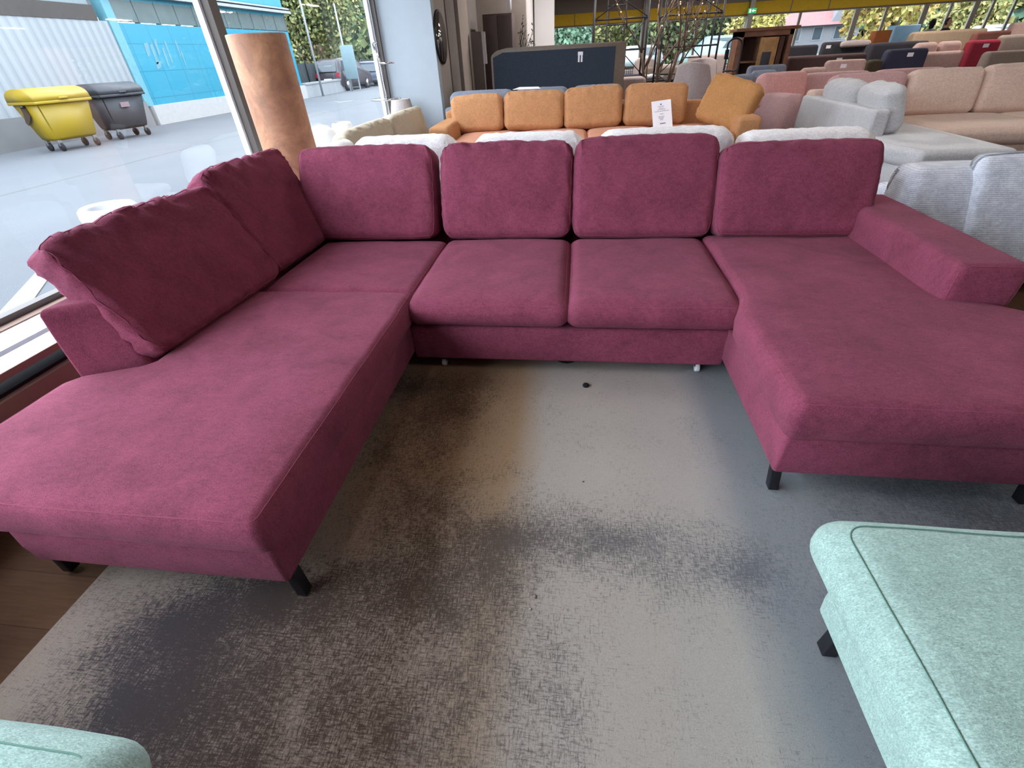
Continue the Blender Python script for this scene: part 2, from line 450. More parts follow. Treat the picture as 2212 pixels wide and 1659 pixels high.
# white fin wall and the grey panelled wall behind it
bm = nb(); box(bm, XW-.2, -2.29, 8.82, 9.0, 0, CEIL); st('wall_fin', bm, M_fin)
bm = nb(); box(bm, -2.5, -2.29, 9.0, 9.72, 0, CEIL); st('wall_side', bm, M_wallg)
bm = nb(); box(bm, -2.5, -2.27, 9.72, 10.3, 0, CEIL); box(bm, -2.5, -2.31, 10.3, 10.62, 0, CEIL); st('trim_7', bm, M_wallgd)
bm = nb(); box(bm, -2.5, -2.25, 10.62, 11.5, 0, CEIL); st('trim_8', bm, M_wallg)
bm = nb(); box(bm, -2.5, -1.2, 12.8, 13.0, 0, CEIL); st('wall_recess', bm, M_wallg)
bm = nb(); box(bm, -2.5, -2.3, 11.5, 12.8, 0, CEIL); st('trim_9', bm, M_wallgd)
# white pillars
bm = nb(); box(bm, -1.66, -1.20, 14, 14.6, 0, CEIL); st('pillar_1', bm, M_wpil)
bm = nb(); box(bm, -1.18, -.70, 14.9, 15.5, 0, CEIL); st('pillar_2', bm, M_wpil)
bm = nb(); box(bm, -1.75, -1.66, 13, YF, 0, CEIL); st('wall_back_left', bm, M_wallg)
# yellow band on the back glass front
bm = nb(); box(bm, -1.66, XR, YF-.04, YF+.15, 2.39, 2.83); st('trim_10', bm, M_yellow)
bm = nb(); box(bm, -1.66, XR, YF-.10, YF+.15, 2.83, CEIL); st('trim_11', bm, M_ceil)
bm = nb(); box(bm, -1.66, XR, YF-.06, YF+.15, 2.36, 2.39); st('trim_12', bm, M_tanw)
bm = nb()
for x in (-.3, 1.3, 4.4, 5.9, 9.4, 11.0): box(bm, x-.02, x+.02, YF-.05, YF-.035, 2.39, 2.83)
st('trim_13', bm, M_wallg)
bm = nb(); box(bm, -1.66, XR, YF, YF+.15, 0, .5); st('wall_back', bm, M_wall)
for i, (a, b) in enumerate([(-1.6, 2.95), (2.95, 7.65), (7.65, 12.3), (12.3, 15.1), (15.1, 17.1), (17.1, 21), (21, 26)]):
    mull = {0: [.6], 1: [5.4], 2: [9.9], 3: [13.5], 4: [16.1], 5: [17.75, 18.6], 6: [23]}[i]
    r = shop_window('X', a, b, .55, 2.37, YF+.03, mull, mw=.05, md=.1, mat=M_frame)
bm = nb(); box(bm, 7.55, 7.75, YF-.35, YF-.1, 0, CEIL); st('pillar_3', bm, M_frame)
bm = nb(); box(bm, 2.85, 3.08, YF-.35, YF-.1, 0, CEIL); st('pillar_4', bm, M_frame)
# the rug
bm = rbox(2.05, 1.9, .006, .005, step=.5); bm.transform(Matrix.Translation((RUGC[0]+.05, 1.55, .0065)))
obj('rug', bm, rug_mat(), None, 'large flat rug with worn charcoal print over beige, brown and grey, under the burgundy sofa', 'rug', cent=Vector((RUGC[0], RUGC[1], 0)))

# ================================================================ BURGUNDY SOFA
S = empty('corner_sofa', (0, 2.2, 0), label='burgundy U-shaped sofa with two chaises, standing on the worn rug', cat='sofa')
def part(name, bm, mat, par, **k): return obj(name, bm, mat, par, **k)
# bases
def tap(lo=.0):
    def w(q, n): return q
    return w
def base(x0, x1, y0, y1, z0, z1, name, warp=None, seed=0):
    bm, _ = pad(x0, x1, y0, y1, z0, z1, r=.016, puff=0, warp=warp, seed=seed, wr=.002, step=.08); part(name, bm, M_red, S)
def wl(q, n):
    # outer side of the left chaise flares out behind its front corner
    if n[0] < 0:
        s = sstep(.72, 1.05, q.y)*(1-sstep(1.36, 1.48, q.y)); q.x -= .20*s*(-n[0])**2
    return q
def wlb(q, n):
    if n[0] < 0:
        s = sstep(.74, 1.05, q.y)*(1-sstep(1.36, 1.48, q.y)); q.x -= (.10+.10*(n[2]+1)/2)*s*(-n[0])**2
    return q
base(-1.85, -.892, .722, 2.24, .12, .30, 'left_chaise_base', wlb, 1)
base(-1.85, -.89, 2.24, 3.32, .12, .30, 'corner_base', None, 2)
base(-.888, .81, 2.14, 3.32, .087, .30, 'middle_base', None, 3)
base(.80, 1.76, 1.335, 3.32, .125, .315, 'right_chaise_base', None, 4)
# seats
def seat(name, x0, x1, y0, y1, z0, z1, r, puff, warp=None, seed=0, wr=.006):
    bm, fn = pad(x0, x1, y0, y1, z0, z1, r=r, puff=puff, warp=warp, seed=seed, wr=wr, step=.045)
    o = part(name, bm, M_red, S)
    part('seam', pad_seam(x0, x1, y0, y1, z0, z1, r, fn, .0014), M_redseam, o, label='raised stitched seam line')
    return o
def wls(q, n):
    if n[0] < 0:
        f = (-n[0])**1.5
        s = sstep(.72, 1.02, q.y)*(1-sstep(1.34, 1.50, q.y)); q.x -= .30*s*f
        q.x += .02*(1-sstep(.72, .8, q.y))*f
    # slack hollow in the middle of the seat
    q.z -= .010*math.exp(-((q.x+1.3)**2/.06+(q.y-1.3)**2/.15))*(n[2] > .5)
    return q
seat('left_chaise_seat', -1.86, -.878, .710, 2.255, .295, .455, .034, .022, wls, 11)
seat('corner_seat', -1.80, -.885, 2.262, 3.12, .29, .452, .05, .012, None, 12)
def wm(q, n):
    if n[1] < 0 and n[2] > 0: q.z -= .02*(-n[1])**6*n[2]
    return q
seat('middle_seat', -.880, -.022, 2.115, 3.12, .298, .462, .065, .018, wm, 13)
seat('middle_seat', -.016, .838, 2.115, 3.12, .298, .462, .065, .018, wm, 14)
def wr_(q, n):
    # left flank steps in beside the middle seats, right flank flares out in front of the arm
    if n[0] < 0: q.x += .055*sstep(2.02, 2.22, q.y)*(-n[0])**2
    if n[0] > 0:
        f = n[0]**1.5
        q.x += .26*sstep(1.34, 1.75, q.y)*(1-sstep(2.0, 2.22, q.y))*f - .06*sstep(2.1, 2.25, q.y)*f
    q.z -= .012*math.exp(-((q.x-1.35)**2/.05+(q.y-1.9)**2/.1))*(n[2] > .5)
    return q
seat('right_chaise_seat', .792, 1.77, 1.327, 3.12, .30, .478, .038, .020, wr_, 15)
# right arm
def wa(q, n):
    q.x += .03*n[2]*(n[0]+1)/2
    q.z -= .0
    return q
bm, fn = pad(1.690, 1.955, 2.13, 3.36, .20, .652, r=.035, puff=.004, warp=wa, step=.06, seed=21, wr=.004)
arm = part('armrest', bm, M_red, S)
bm = nb(); k = .035*.29
tube(bm, [fn(Vector((p.x, -(.615-k)-.001, p.y))) for p in rrect(.1325-k, .226-k, .03)], .0014, 6, close=True)
part('seam', bm, M_redseam, arm, label='raised stitched seam line')
# back rail and the low slanting side back on the left
bm, _ = pad(-2.1, 1.72, 3.36, 3.57, .12, .66, r=.03, puff=0, seed=22, wr=.003, step=.1); part('backrest', bm, M_red, S)
def wb(q, n):
    q.x -= .14*(n[2]+1)/2*(n[0]+1)/2
    q.y += .12*(n[0]+1)/2*max(0, -n[1])
    return q
bm, _ = pad(-2.145, -1.84, 1.40, 3.45, .14, .745, r=.025, puff=0, warp=wb, seed=23, wr=.003, step=.07); part('side_backrest', bm, M_red, S)
# legs
for x, y in ((-1.845, .77), (-.905, .765), (-1.80, 3.2), (.825, 1.375), (1.725, 1.375), (1.7, 3.2)):
    M = Matrix.Translation((x, y, .068))
    bm = bbox(-.019, .019, -.019, .019, -.055, .066, .003, M)
    for v in bm.verts:
        if v.co.z < .05: v.co.x += .012*(1 if x > 0 else 1); v.co.y -= .008
    part('leg', bm, M_black, S, label='square black metal leg')
for x, y in ((.702, 2.20), (-.736, 2.19)):
    bm = nb(); tube(bm, [(x-.012, y, .038), (x+.012, y, .038)], .025, 16); bmesh.ops.bevel(bm, geom=bm.edges[:], offset=.002, segments=1, affect='EDGES')
    c = part('caster', bm, M_whitep, S, label='small white caster wheel')
    part('caster_fork', bbox(x-.016, x+.016, y-.010, y+.03, .045, .10, .003), M_black, c, label='dark caster fork')
bm = nb(); tube(bm, [(-.12+.20*i/10, 2.22, .095-.062*math.sin(PI*i/10)**.8) for i in range(11)], .007, 8); part('pull_strap', bm, M_dark, S, label='dark strap hanging below the middle base')

# loose back cushions
def red_cushion(x, y, z, w, h, t, tilt, rz, label, seed, puff=.03, roll=0, r=.075, wr=.010):
    M = place(x, y, z, tilt, rz, roll)
    o = obj('sofa_cushion', pillow(w, h, t, M, r, puff, wr, seed), M_red, None, label, 'cushion', 'burgundy back cushions')
    obj('seam', pillow_seam(w, h, t, M, r, .0019, puff, wr, seed), M_redseam, o, label='raised stitched seam line')
T22 = math.radians(21)
red_cushion(-1.435, 3.14, .450, .975, .605, .19, T22, 0, 'burgundy back cushion, leftmost of the four along the long back', 1, r=.052)
red_cushion(-.462, 3.14, .450, .885, .60, .19, T22, 0, 'burgundy back cushion with a wrinkled top edge, second from left along the long back', 2, wr=.016, r=.052)
red_cushion(.432, 3.13, .450, .890, .612, .19, T22, 0, 'burgundy back cushion standing tallest, third from left along the long back', 3, r=.052)
red_cushion(1.335, 3.09, .465, .915, .545, .19, T22, 0, 'burgundy back cushion next to the right armrest, above the right chaise', 4, r=.052)
red_cushion(-1.845, 1.985, .440, .955, .60, .17, math.radians(30), math.radians(86), 'burgundy cushion leaning on the left side, nearest the camera over the left chaise', 5, .02, wr=.026, r=.045)
red_cushion(-1.845, 2.87, .440, .80, .65, .17, math.radians(27), math.radians(88), 'burgundy cushion leaning in the sofa corner by the brown paper lamp', 6, .02, wr=.026, r=.045)

AR = empty('armchair', (-2.35, .1, 0), label='rose-brown upholstered armchair corner at the left picture edge, beside the window ledge', cat='armchair')
M_rb = fabric('rose_brown_fabric', '8a5a58', var=.06)
bm, _ = pad(-2.60, -2.02, -.75, .52, .08, .40, r=.03, puff=.0, seed=26, step=.1); part('base', bm, M_rb, AR)
bm, _ = pad(-2.60, -2.33, .40, 1.13, .08, .50, r=.04, puff=.01, seed=27, step=.1); part('armrest', bm, M_rb, AR)
bm, _ = pad(-2.58, -2.04, -.55, .42, .38, .46, r=.035, puff=.02, seed=28, step=.1); part('seat', bm, M_rb, AR)
for x, y in ((-2.54, -.7), (-2.08, -.7), (-2.54, 1.05), (-2.38, 1.05)): part('leg', bbox(x-.02, x+.02, y-.02, y+.02, 0, .09, .003), M_black, AR, label='black leg')

# ================================================================ MINT STOOLS
G = empty('ottoman', (1.25, .3, 0), label='mint green ottoman on black legs at the lower right, on the rug', cat='ottoman')
bm, _ = pad(.752, 1.85, -.5, .79, .125, .31, r=.014, puff=0, wr=.002, seed=31); part('base', bm, M_mint, G)
def wg(q, n): return q
bm, fn = pad(.700, 1.92, -.55, .872, .285, .462, r=.075, puff=.012, wr=.008, seed=32, step=.04); c = part('seat', bm, M_mint, G)
bm = nb()
pts = [fn(Vector((p.x, p.y, .0885-.010))) for p in rrect(.61-.034, .711-.034, .05)]
tube(bm, [p+Vector((0, 0, .001)) for p in pts], .0017, 6, close=True); part('seam', bm, M_mintseam, c, label='dark green stitched seam')
for x, y in ((.80, .735), (1.8, .735), (.80, -.45), (1.8, -.45)):
    bm = bbox(x-.02, x+.02, y-.02, y+.02, .013, .13, .003)
    for v in bm.verts:
        if v.co.z < .06: v.co.x -= .012; v.co.y -= .006
    part('leg', bm, M_black, G, label='square black metal leg')
G2 = empty('ottoman', (-1.3, -.2, 0), label='pale mint seat with rounded corner, cut off at the lower left corner', cat='ottoman')
bm, _ = pad(-1.75, -.87, -.9, .17, .10, .31, r=.03, puff=0, wr=.002, seed=33); part('base', bm, M_mint, G2)
bm, fn = pad(-1.80, -.815, -.95, .215, .28, .462, r=.085, puff=.014, wr=.004, seed=34, step=.04); c = part('seat', bm, M_mint, G2)
bm = nb(); tube(bm, [fn(Vector((p.x, p.y, .091-.012))) for p in rrect(.4925-.04, .5825-.04, .07)], .0017, 6, close=True); part('seam', bm, M_mintseam, c, label='stitched seam')
for x, y in ((-1.7, .1), (-.93, .1), (-1.7, -.85), (-.93, -.85)):
    part('leg', bbox(x-.02, x+.02, y-.02, y+.02, .013, .11, .003), M_black, G2, label='square black metal leg')

# ---------------------------------------------------------------- small things on the rug
bm = nb(); lathe(bm, (.091, 2.02, .012), [(.006, 0), (.017, .001), (.019, .008), (.015, .014), (.006, .016)], 8)
obj('screw_cap', bm, M_dark, None, 'tiny black plastic cap lying on the rug in front of the middle seats', 'cap')
def flake(px, py, s, name, lab, mat):
    d = at_y(px, py, 1); t_ = (CAMZ-.014)/(CAMZ-d.z); p = Vector((0, 0, CAMZ))+(d-Vector((0, 0, CAMZ)))*t_
    bm = nb(); n = 7; c = bm.verts.new(p+Vector((0, 0, .004)))
    ring = [bm.verts.new(p+Vector((math.cos(2*PI*i/n)*s*random.uniform(.5, 1), math.sin(2*PI*i/n)*s*random.uniform(.5, 1), 0))) for i in range(n)]
    for i in range(n): bm.faces.new((c, ring[i], ring[(i+1) % n]))
    bm.faces.new(ring[::-1]); obj(name, bm, mat, None, lab, 'debris')
flake(1155, 1288, .012, 'dry_leaf', 'curled scrap of dry leaf on the middle of the rug', plain('dry_leaf', '8d7a74', .9))
flake(1146, 1316, .006, 'crumb', 'small pale crumb beside the dry leaf scrap on the rug', plain('crumb', 'b3aaa6', .9))
flake(1260, 1040, .007, 'lint', 'small dark lint speck on the light part of the rug', plain('lint', '6c665a', .9))

# ================================================================ BROWN PAPER LAMP (tall cylinder)
L = empty('floor_lamp', (-2.272, 3.80, 0), label='tall cylindrical floor lamp of mottled brown paper behind the sofa corner, by the window', cat='lamp')
t = NT('mottled_bark_paper'); v = t.coord()
f1 = t.noise(v, 3.2, 7, .68, .9); f2 = t.noise(v, 14, 6, .7, .5)
c1 = t.ramp(f1, [(.25, lin('7c5440')), (.5, lin('9a6a4c')), (.75, lin('b5835c'))])
c1 = t.mix(1, c1, t.ramp(f2, [(.3, (.80,)*3), (.55, (1.,)*3), (.75, (1.2,)*3)]), 'MULTIPLY')
t.l(t.mix(1, c1, (1.45, 1.6, 1.9, 1), 'MULTIPLY'), t.b.inputs['Base Color']); t.b.inputs['Roughness'].default_value = .5; t.b.inputs['Specular IOR Level'].default_value = .25; t.bump(f2, .15, .004)
bm = nb(); lathe(bm, (-2.272, 3.80, 0), [(.195, .06), (.199, .07), (.199, 1.682), (.196, 1.688), (.191, 1.682), (.191, 1.5)], 48); part('lamp_shade', bm, t.m, L)
bm = nb(); lathe(bm, (-2.272, 3.80, 0), [(.17, 0), (.19, .005), (.19, .055), (.17, .06)], 32); part('base', bm, M_black, L, label='black foot')

# ================================================================ WHITE COVERED SOFA back to back with the burgundy one
WS = empty('white_sofa', (.1, 4.2, 0), label='white-covered sofa standing back to back with the burgundy sofa', cat='sofa')
bm, _ = pad(-1.95, 2.05, 3.60, 4.9, .10, .42, r=.03, puff=.01, seed=41, step=.15); part('base', bm, M_white, WS)
bm, _ = pad(-1.95, 2.05, 3.60, 3.78, .42, .76, r=.04, puff=.0, seed=42, step=.12); part('backrest', bm, M_white, WS)
for x0, x1 in ((-1.9, -.55), (-.5, .75), (.8, 2.0)):
    bm, _ = pad(x0, x1, 3.98, 4.88, .42, .52, r=.04, puff=.015, seed=43, step=.12); part('seat_cushion', bm, M_white, WS)
for x, y in ((-1.85, 3.7), (1.95, 3.7), (-1.85, 4.8), (1.95, 4.8)): part('leg', bbox(x-.02, x+.02, y-.02, y+.02, .0, .11, .003), M_black, WS, label='black leg')
labs = ['white back cushion peeking out behind the leftmost burgundy cushion', 'white back cushion peeking out behind the wrinkled burgundy cushion',
        'white back cushion behind the tallest burgundy cushion, under the price sheet', 'white back cushion rising behind the rightmost burgundy cushion']
for i, (x0, x1, zt) in enumerate(((-1.74, -.92, 1.015), (-.78, .04, 1.005), (.16, 1.10, 1.005), (1.14, 2.03, .965))):
    M = place((x0+x1)/2, 3.88, .525, math.radians(-9), 0)
    obj('back_cushion', pillow(x1-x0, zt-.52, .20, M, .07, .02, .009, 50+i), M_white, None, labs[i], 'cushion', 'white back cushions')

# ================================================================ OCHRE SOFA
OS = empty('ochre_sofa', (.1, 7.9, 0), label='ochre orange sofa with salmon seats, behind the white sofa', cat='sofa')
bm, _ = pad(-2.12, 2.4, 7.28, 8.55, .10, .36, r=.03, puff=0, seed=61, step=.2); part('base', bm, M_orange, OS)
bm, _ = pad(-2.12, 2.4, 8.32, 8.55, .36, .78, r=.04, puff=0, seed=62, step=.2); part('backrest', bm, M_orange, OS)
bm, _ = pad(-2.13, -1.84, 7.25, 8.5, .30, .68, r=.05, puff=.01, seed=63, step=.15); part('armrest', bm, M_orange, OS)
bm, _ = pad(2.12, 2.42, 7.25, 8.5, .30, .66, r=.05, puff=.01, seed=64, step=.15); part('armrest', bm, M_orange, OS)
for i in range(4):
    x0 = -1.82+i*.985; bm, _ = pad(x0, x0+.975, 7.22, 8.3, .34, .485, r=.06, puff=.03, seed=65+i, step=.1); part('seat_cushion', bm, M_peach, OS, label='salmon seat cushion')
for x, y in ((-2.0, 7.4), (2.3, 7.4), (-2.0, 8.4), (2.3, 8.4)): part('leg', bbox(x-.02, x+.02, y-.02, y+.02, .0, .11, .003), M_black, OS, label='black leg')
labs = ['ochre back cushion at the left arm of the ochre sofa', 'creased ochre back cushion, second from left on the ochre sofa', 'ochre back cushion left of the one with the price sheet',
        'ochre back cushion behind the white price sheet']
for i, (x0, x1, zt) in enumerate(((-1.95, -1.14, .995), (-1.13, -.22, 1.01), (-.20, .66, 1.03), (.68, 1.57, 1.03))):
    M = place((x0+x1)/2, 8.06, .50, math.radians(11), 0, math.radians((-1.5, 1, -2, 1)[i]))
    obj('back_cushion', pillow(x1-x0, zt-.49, .22, M, .08, .03, .018, 70+i), M_orange, None, labs[i], 'cushion', 'ochre back cushions')
M = place(1.98, 7.74, .50, math.radians(20), math.radians(-38), math.radians(14))
obj('corduroy_cushion', pillow(.72, .60, .24, M, .07, .03, .02, 77), [M_orangerib], None, 'ochre corduroy cushion slumped against the right arm of the ochre sofa', 'cushion')
# price sheet
P0, P1, P2, P3 = at_y(1407, 220, 7.74), at_y(1449, 214, 7.74), at_y(1453, 274, 7.64), at_y(1411, 280, 7.64)
nrm = (P1-P0).cross(P3-P0).normalized()
if nrm.y > 0: nrm = -nrm
bm = nb(); prism(bm, [P0, P1, P2, P3], -nrm*.002)
PS = obj('price_sheet', bm, M_paper, None, 'white printed price sheet leaning on an ochre cushion', 'sign', smooth=False)
def quad_on(bm, u0, u1, v0, v1):
    def q(u, v): return P0.lerp(P1, u).lerp(P3.lerp(P2, u), v)+nrm*.0012
    bm.faces.new([bm.verts.new(q(*a)) for a in ((u0, v0), (u1, v0), (u1, v1), (u0, v1))])
for u0, u1, v in ((.44, .54, .11), (.32, .66, .20), (.36, .62, .26), (.28, .72, .31), (.12, .88, .37), (.4, .6, .47), (.3, .62, .56), (.32, .60, .60), (.34, .58, .64), (.38, .55, .68)):
    bm = nb(); u = u0
    while u < u1-.02:
        w = min(u1-u, random.uniform(.03, .09)); quad_on(bm, u, u+w-.012, v, v+(.05 if v == .11 else .016)); u += w
    obj('printed_line', bm, M_ink, PS, label='small grey print', smooth=False)
bm = nb(); u = .36
for w in (.02, .06, .05, .06, .05, .06): quad_on(bm, u, u+w-.012, .80, .845); u += w
obj('printed_line', bm, M_ink, PS, label='bold grey print near the foot', smooth=False)
# folded paper on second cushion
bm = nb(); prism(bm, [(-1.0, 8.20, 1.035), (-.58, 8.22, 1.032), (-.62, 8.42, 1.045), (-.92, 8.44, 1.05)], (0, 0, .004))
obj('loose_paper', bm, M_paper, None, 'white sheet lying on top of the creased ochre cushion', 'paper', smooth=False)

# ================================================================ GREY SOFA behind the ochre one
GS = empty('grey_sofa', (-.6, 9.2, 0), label='slate grey sofa behind the ochre sofa, only its cushion tops showing', cat='sofa')
bm, _ = pad(-2.2, 1.0, 8.62, 9.5, .10, .46, r=.03, puff=.01, seed=81, step=.2); part('base', bm, M_grey, GS)
bm, _ = pad(-2.2, 1.0, 8.62, 8.82, .46, .80, r=.04, puff=.0, seed=82, step=.2); part('backrest', bm, M_grey, GS)
for x, y in ((-2.1, 8.7), (.9, 8.7), (-2.1, 9.4), (.9, 9.4)): part('leg', bbox(x-.02, x+.02, y-.02, y+.02, .0, .11, .003), M_black, GS)
for i, (x0, x1) in enumerate(((-2.14, -1.06), (-1.04, -.16), (-.10, .70))):
    bm = pillow(x1-x0, .54, .2, place((x0+x1)/2, 8.90, .47, math.radians(-6)), .07, .02, .01, 83+i); part('back_cushion', bm, M_grey, GS)

# ================================================================ BED BACK (black felt, beige edge)
BB = empty('bed_frame', (-.42, 10.2, 0), label='upturned bed base with black felt underside and beige edge, behind the grey sofa', cat='bed')
def slab(bm, pts, y0, y1): return prism(bm, [(p[0], y0, p[1]) for p in pts], (0, y1-y0, 0))
bm = nb(); slab(bm, [(-1.60, 0), (-1.60, 1.46), (-1.50, 1.53), (-1.3, 1.565), (.78, 1.565), (.80, 1.55), (.80, 0)], 10.03, 10.33)
bmesh.ops.bevel(bm, geom=bm.edges[:], offset=.015, segments=2, affect='EDGES'); part('bed_box', bm, M_taupe, BB, label='beige fabric border')
bm = nb(); slab(bm, [(-1.56, .05), (-1.56, 1.43), (-1.38, 1.50), (.62, 1.50), (.60, .05)], 10.012, 10.03); part('felt_cover', bm, M_felt, BB, label='black felt underside', smooth=False)
bm = nb(); box(bm, -.035, .055, 10.004, 10.012, 1.40, 1.45)
box(bm, -.03, .0, 10.004, 10.012, 1.30, 1.40); box(bm, .02, .05, 10.004, 10.012, 1.30, 1.40); part('care_tag', bm, M_paper, BB, label='white tag', smooth=False)

# ================================================================ MIRROR, WARDROBE, LAMP, PLANT by the grey wall
MI = empty('round_mirror', (-2.27, 9.18, 1.75), label='round mirror with a thin dark frame on the grey wall, seen edge-on', cat='mirror')
bm = nb(); tube(bm, [(-2.288, 9.18, 1.75), (-2.262, 9.18, 1.75)], .36, 48); part('frame', bm, M_blackm, MI)
bm = nb(); tube(bm, [(-2.262, 9.18, 1.75), (-2.259, 9.18, 1.75)], .33, 48); part('mirror_glass', bm, plain('mirror_silver', 'c0c4c6', .05, 1, var=0), MI)
WD = empty('wardrobe', (-1.72, 12.2, 0), label='dark brown wardrobe standing by the grey wall behind the bed base', cat='wardrobe')
M_wd = plain('dark_walnut', '4f4242', .6, var=.12, scale=5)
part('body', bbox(-2.04, -1.42, 12.0, 12.55, .06, 2.16, .008), M_wd, WD)
part('door', bbox(-2.03, -1.735, 11.98, 12.0, .10, 2.13, .004), M_wd, WD); part('door', bbox(-1.725, -1.43, 11.98, 12.0, .10, 2.13, .004), M_wd, WD)
part('plinth', bbox(-2.02, -1.44, 12.03, 12.5, 0, .06, .004), M_blackm, WD)
SL = empty('slim_panel', (-2.0, 11.4, 0), label='narrow grey display panel with a white strip, left of the dark wardrobe', cat='panel')
part('board', bbox(-2.20, -1.97, 11.42, 11.5, 0, 1.87, .005), M_wallgd, SL)
bm = nb(); p = at_y(1050, 74, 11.4); q = at_y(1059, 140, 11.4); prism(bm, [(-1.985, 11.41, 1.86), (-1.905, 11.41, 1.86), (-1.90, 11.41, 1.33), (-1.975, 11.41, 1.33)], (0, .015, 0)); part('strip', bm, M_wall, SL, label='pale strip', smooth=False)
HL = empty('pendant_lamp', (-1.40, 11.6, 2.2), label='small white pendant lamp above the dark wardrobe', cat='lamp')
bm = nb(); lathe(bm, (-1.42, 11.6, 2.16), [(.03, 0), (.045, .03), (.045, .20), (.02, .24)], 20); part('lamp_shade', bm, M_whitep, HL)
bm = nb(); tube(bm, [(-1.42, 11.6, 2.39), (-1.42, 11.6, CEIL)], .006, 6); part('cord', bm, M_black, HL)

def leaf(bm, p, d, L_, w, mi=0):
    d = d.normalized(); s = d.cross(Vector((random.uniform(-1, 1), random.uniform(-1, 1), random.uniform(-1, 1)))).normalized()*w
    a = bm.verts.new(p); b = bm.verts.new(p+d*L_*.5+s); c = bm.verts.new(p+d*L_); e = bm.verts.new(p+d*L_*.5-s)
    bm.faces.new((a, b, c, e)).material_index = mi
PL = empty('branch_vase', (-1.25, 12.4, 0), label='dark leafy branches in a tall vase in front of the white pillars', cat='plant')
bm = nb(); lathe(bm, (-1.25, 12.4, 0), [(.10, 0), (.14, .1), (.13, .7), (.07, 1.0), (.08, 1.1)], 20); part('vase', bm, M_blackm, PL)
bm = nb(); bl = nb(); random.seed(3)
for k_ in range(9):
    a = random.uniform(-.5, 1.4); top = Vector((-1.30+.45*random.random()**1.3*(1 if k_ > 2 else .2), 12.4+random.uniform(-.2, .2), random.uniform(1.6, 2.1)))
    s0 = Vector((-1.25, 12.4, .95)); pts = [s0.lerp(top, i/6)+Vector((.05*math.sin(i+k_), 0, 0)) for i in range(7)]
    tube(bm, pts, .006, 5)
    for i in range(2, 7):
        for j in range(3): leaf(bl, pts[i]+Vector((0, 0, random.uniform(-.08, .08))), Vector((random.uniform(-1, 1), random.uniform(-1, 1), random.uniform(-.3, 1))), .07, .016)
part('branches', bm, M_blackm, PL); part('leaves', bl, plain('dark_leaf', '39423e', .6), PL)

# ================================================================ BY THE WINDOW: khaki sofa, white pieces, chrome stand
KS = empty('khaki_sofa', (-2.5, 6.5, 0), label='khaki sofa with its back to the shop window, right of the brown paper lamp', cat='sofa')
bm, _ = pad(-2.58, -2.18, 5.0, 8.1, .10, .45, r=.04, puff=.01, seed=91, step=.2); part('base', bm, M_khaki, KS)
bm, _ = pad(-2.61, -2.42, 5.0, 8.1, .40, .74, r=.05, puff=0, seed=92, step=.2); part('backrest', bm, M_khaki, KS)
for i, (y0, y1) in enumerate(((5.10, 6.50), (6.54, 7.95))):
    bm = pillow(y1-y0, .46, .18, place(-2.40, (y0+y1)/2, .45, math.radians(12), math.radians(90)), .06, .02, .016, 93+i); part('back_cushion', bm, M_khaki, KS)
for x, y in ((-2.52, 5.1), (-2.24, 5.1), (-2.52, 8.0), (-2.24, 8.0)): part('leg', bbox(x-.02, x+.02, y-.02, y+.02, .0, .11, .003), M_black, KS)
M = place(-2.36, 4.86, .50, math.radians(10), math.radians(80))
obj('throw_pillow', pillow(.45, .36, .16, M, .07, .03, .01, 97), M_white, None, 'white pillow at the near end of the khaki sofa', 'cushion')
# white round lamp shade and white cup chair behind the khaki sofa on the ledge
LR = empty('table_lamp', (-2.93, 5.64, .398), label='white domed lamp between the brown paper lamp and the khaki sofa', cat='lamp')
bm = nb(); lathe(bm, (-2.93, 5.64, 0), [(.17, .72), (.175, .78), (.15, .86), (.09, .915), (.02, .935)], 32); part('lamp_shade', bm, M_whitep, LR)
bm = nb(); lathe(bm, (-2.93, 5.64, 0), [(.10, .399), (.10, .415), (.015, .43), (.015, .74)], 20); part('stand', bm, M_chrome, LR)
CU = empty('plant_pot', (-2.98, 6.32, .398), label='white rounded pot with a brown opening behind the khaki sofa', cat='pot')
bm = nb(); lathe(bm, (-2.98, 6.32, 0), [(.07, .399), (.10, .45), (.13, .6), (.14, .80), (.12, .87), (.10, .885), (.09, .84)], 32); part('pot', bm, M_whitep, CU)
bm = nb(); lathe(bm, (-2.98, 6.32, 0), [(.085, .845), (.085, .872)], 24); part('soil', bm, plain('potting_soil', '7b6156', .9), CU)
# white pot behind the near-left cushion
CP = empty('plant_pot', (-2.90, 2.62, .398), label='white rounded pot rim behind the nearest left burgundy cushion', cat='pot')
bm = nb(); lathe(bm, (-2.90, 2.62, 0), [(.07, .399), (.10, .45), (.15, .72), (.16, .80), (.155, .835), (.14, .85), (.12, .835), (.11, .76)], 36); part('pot', bm, M_whitep, CP)
# chrome stand with two discs and a bent handle
CH = empty('serving_stand', (-2.82, 7.64, .398), label='chrome stand with two round trays and a bent handle beside the white wall', cat='stand')
bm = nb(); tube(bm, [(-2.82, 7.64, .41), (-2.81, 7.64, 1.1), (-2.82, 7.64, 1.50), (-2.85, 7.64, 1.60), (-2.88, 7.64, 1.68), (-2.85, 7.64, 1.715), (-2.82, 7.64, 1.69)], .015, 10); part('pole', bm, M_chrome, CH)
for x, z, r in ((-2.82, 1.018, .22), (-2.72, 1.45, .11)):
    bm = nb(); lathe(bm, (x, 7.64, z), [(r*.96, 0), (r, .004), (r, .016), (r*.97, .020)], 36); part('tray', bm, M_chrome, CH)
bm = nb(); lathe(bm, (-2.82, 7.64, .398), [(.15, 0), (.15, .015), (.03, .02)], 30); part('foot', bm, M_chrome, CH)
LS = empty('pleated_lamp', (-2.88, 8.45, .398), label='grey pleated cone shade lamp below the chrome stand trays, by the white fin wall', cat='lamp')
